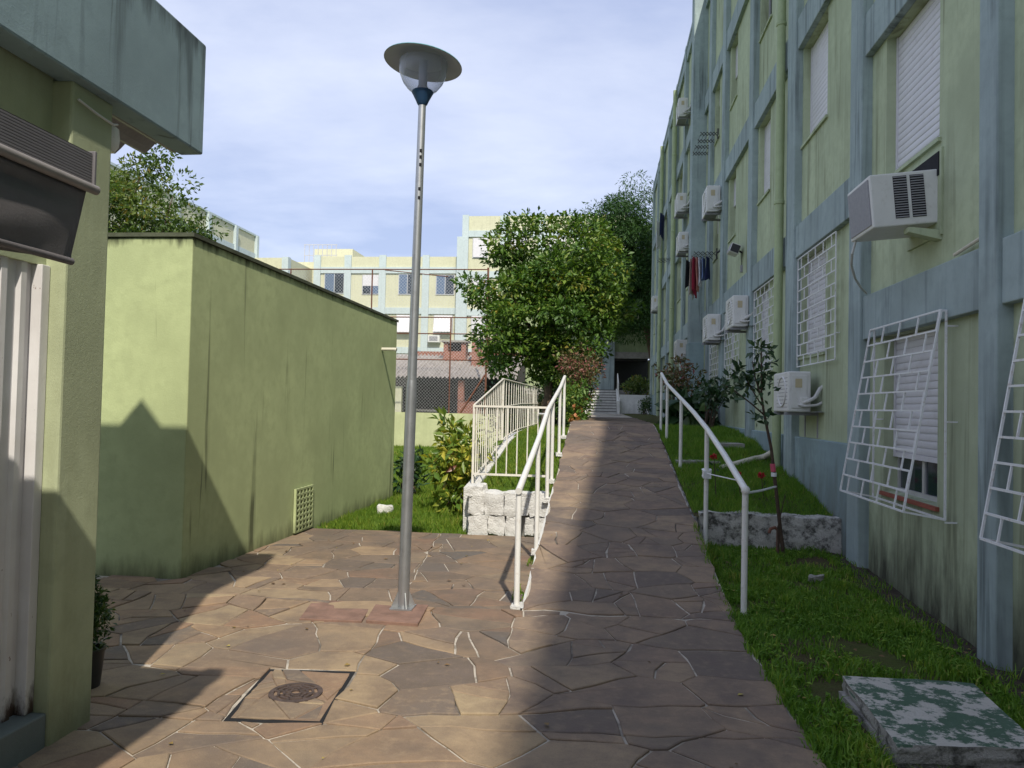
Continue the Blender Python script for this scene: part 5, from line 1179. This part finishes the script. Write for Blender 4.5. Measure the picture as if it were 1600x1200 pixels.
def bush(name, label, c, r, ncl, per, crad, size, lmat, seed, base_z, aspect=0.45, up=0.6, flowers=None, cat='shrub', stems=10, droop=0.0):
    g = np.random.default_rng(seed); t = thing(name, (c[0], c[1], base_z), label, cat); cs = blob_centers(c, r, ncl, g, 0.5, 0.3, base_z + 0.05)
    v, tr, va = leaves(cs, crad, per, size, g, up, droop, aspect); np_mesh('foliage', v, tr, lmat, t, origin=c, var=va)
    m = MB()
    for j in g.choice(len(cs), min(stems, len(cs)), replace=False):
        e_ = Vector(cs[j]); b_ = Vector((c[0] + g.normal(0, 0.08), c[1] + g.normal(0, 0.08), base_z - 0.02)); m.tube([b_, b_.lerp(e_, 0.5) + Vector((0, 0, 0.05)), e_], [0.014, 0.010, 0.005], 5)
    m.build('stems', 'twig', t)
    if flowers:
        fm, nf, fs = flowers
        for j in g.choice(len(cs), nf, replace=False):
            p = cs[j] + g.normal(0, 0.05, 3); v, tr, va = leaves([p], fs * 0.6, 26, fs, g, 0.4, 0, 0.8); np_mesh('flower', v, tr, fm, t, origin=tuple(p), var=va)
    return t
bush('croton_bush', 'yellow and green large-leaved bush left of the white stone wall', (-2.12, 11.5, 0.70), (0.38, 0.65, 0.62), 62, 18, 0.16, 0.16, 'leaf_croton', 3, -0.03, 0.42, 0.5)
bush('leafy_bush', 'dark narrow plant at the far corner of the shed', (-3.36, 13.4, 0.35), (0.16, 0.4, 0.45), 18, 16, 0.14, 0.18, 'leaf_dark', 4, -0.03, 0.3, 0.4)
bush('flowering_shrub', 'reddish-topped shrub under the glossy tree by the handrail', (-0.55, 18.8, 2.55), (0.50, 0.8, 0.55), 60, 40, 0.2, 0.085, 'leaf_red', 5, 1.1)
bush('flowering_shrub', 'green shrub with orange blooms against the left path edge', (-0.62, 17.9, 1.65), (0.34, 0.9, 0.52), 50, 34, 0.18, 0.11, 'leaf_tree', 6, 1.1, flowers=('petal_orange', 5, 0.10))
bush('leafy_bush', 'dark undergrowth between the iron fence and the tree trunk', (-1.15, 21.5, 1.75), (0.8, 1.2, 0.8), 70, 36, 0.25, 0.12, 'leaf_shrub', 8, 1.1)
bush('leafy_bush', 'hedge of dark leaves behind the far end of the iron fence', (-2.7, 24.0, 1.3), (0.9, 1.0, 1.0), 60, 36, 0.28, 0.13, 'leaf_shrub', 9, -0.03)
bush('leafy_bush', 'tall dark shrubs left of the white stairs', (-1.15, 29, 2.8), (1.0, 1.4, 1.5), 90, 60, 0.32, 0.13, 'leaf_shrub', 19, 1.2)
bush('philodendron', 'dark broad-leaved plant against the facade at the ramp top', (2.0, 16.9, 1.50), (0.38, 0.6, 0.36), 20, 11, 0.2, 0.34, 'leaf_dark', 10, 1.2, 0.75, 0.5, droop=0.4)
bush('flowering_shrub', 'red-tipped shrub above the broad-leaved plant', (1.75, 17.6, 2.25), (0.45, 0.5, 0.42), 34, 22, 0.2, 0.11, 'leaf_red', 11, 1.2)
bush('leafy_bush', 'green shrub rising between broad-leaved plant and rose', (2.15, 15.5, 1.95), (0.30, 0.4, 0.32), 18, 22, 0.18, 0.12, 'leaf_dark', 14, 1.2)
bush('potted_shrub', 'small rounded shrub before the white garden wall', (2.1, 36.8, 1.75), (0.28, 0.4, 0.40), 24, 30, 0.16, 0.10, 'leaf_shrub', 15, 1.3)
bush('leafy_bush', 'pale leafy shrub in front of the dark garage opening', (1.9, 40.0, 2.75), (0.6, 0.6, 0.42), 40, 28, 0.22, 0.16, 'leaf_back', 16, 2.2)
# small metal gate leaning by the far wall
sg = thing('small_gate', (2.2, 24, 1.28), 'little white barred gate leaning at the facade by the ramp top', 'gate')
for z in (1.30, 1.85): stick('rail', (1.85, 23.0, z), (2.25, 23.0, z), 0.03, 'grille_white', sg)
for k in range(7): stick('bar', (1.85 + 0.066 * k, 23.0, 1.3), (1.85 + 0.066 * k, 23.0, 1.85), 0.016, 'grille_white', sg)
# pot plant behind the pillar
pp = thing('potted_plant', (-2.79, 3.98, 0), 'small leafy plant in a black pot behind the green pillar', 'potted plant')
MB().lathe([(0.0, 0.0), (0.075, 0.0), (0.095, 0.2), (0.10, 0.2), (0.10, 0.215), (0.085, 0.215), (0.085, 0.19), (0, 0.19)], (-2.79, 3.98, 0.0), 18).build('pot', 'black_plastic', pp)
g = np.random.default_rng(31); cs = blob_centers((-2.79, 3.98, 0.40), (0.10, 0.10, 0.21), 60, g, 0.4, 0.2)
v, tr, va = leaves(cs, 0.045, 26, 0.035, g, 0.5); np_mesh('foliage', v, tr, 'leaf_shrub', pp, origin=(-2.79, 3.98, 0.4), var=va)
# rose
ro = thing('rose_bush', (1.9, 8.2, 0.05), 'tall thin-stemmed rose leaning up in front of the mossy wall', 'rose bush')
m = MB(); main = [(1.91, 8.2, 0.03), (1.87, 8.2, 0.31), (1.81, 8.2, 0.83), (1.76, 8.2, 1.22), (1.68, 8.2, 1.60), (1.655, 8.2, 1.78), (1.65, 8.2, 2.28)]
m.tube(main, [0.022, 0.020, 0.018, 0.016, 0.013, 0.011, 0.006], 8)
m.tube([(1.66, 8.2, 1.72), (1.59, 8.2, 1.95), (1.56, 8.2, 2.12)], [0.010, 0.007, 0.004], 6); m.tube([(1.70, 8.2, 1.55), (1.55, 8.2, 1.68), (1.39, 8.2, 1.80), (1.26, 8.2, 1.87)], [0.010, 0.008, 0.006, 0.004], 6)
m.tube([(1.66, 8.2, 1.66), (1.56, 8.2, 1.82), (1.45, 8.2, 2.02)], [0.008, 0.006, 0.004], 6); m.tube([(1.93, 8.22, 0.02), (1.86, 8.25, 0.5), (1.79, 8.25, 0.95)], [0.014, 0.012, 0.006], 6); m.tube([(1.84, 8.16, 0.02), (1.83, 8.18, 0.4), (1.90, 8.18, 0.75)], [0.010, 0.008, 0.004], 6)
m.build('stems', 'twig', ro)
g = np.random.default_rng(41); cs = []
for k in range(17): cs.append((1.655 + g.normal(0, 0.045), 8.2 + g.normal(0, 0.05), 1.98 + 0.32 * g.uniform(-0.5, 1)))
for k in range(9): cs.append((1.40 + g.normal(0, 0.10), 8.2 + g.normal(0, 0.06), 1.86 + g.normal(0, 0.07)))
for k in range(5): cs.append((1.66 + g.normal(0, 0.05), 8.2 + g.normal(0, 0.05), 1.62 + g.normal(0, 0.08)))
for k in range(6): cs.append((1.47 + g.normal(0, 0.05), 8.2 + g.normal(0, 0.05), 2.03 + g.normal(0, 0.04)))
v, tr, va = leaves(cs, 0.06, 7, 0.085, g, 0.5, 0.15, 0.5); np_mesh('foliage', v, tr, 'leaf_dark', ro, origin=(1.6, 8.2, 1.9), var=va)
MB().tube([(1.785, 8.2, 0.98), (1.775, 8.2, 1.06)], 0.026, 8).build('tie', 'ribbon_pink', ro); MB().tube([(1.79, 8.2, 0.93), (1.79, 8.2, 0.97)], 0.028, 8).build('tie', 'ribbon', ro)
for i, (x, y, z, lab) in enumerate(((1.37, 9.5, 1.04, 'red rose bloom seen beside the handrail, highest of three'), (1.66, 9.5, 0.84, 'red rose bloom just behind the handrail end'), (1.93, 9.5, 0.83, 'red rose bloom next to the tied stem'))):
    t = thing('rose_bloom', (x, y, zl_up(x, y)), lab, 'flower', 'red rose blooms over the terrace grass'); v, tr, va = leaves([(x, y, z)], 0.022, 40, 0.03, np.random.default_rng(50 + i), 0.3, 0, 0.9); np_mesh('bloom', v, tr, 'petal_red', t, origin=(x, y, z), var=va)
    MB().tube([(x + 0.04, y + 0.03, zl_up(x, y) - 0.02), (x + 0.01, y, z - 0.1), (x, y, z)], [0.006, 0.005, 0.004], 5).build('stem', 'twig', t)
    v, tr, va = leaves([(x + 0.02, y, z - 0.14)], 0.07, 8, 0.05, np.random.default_rng(60 + i), 0.5); np_mesh('leaf', v, tr, 'leaf_dark', t, origin=(x, y, z - 0.1), var=va)
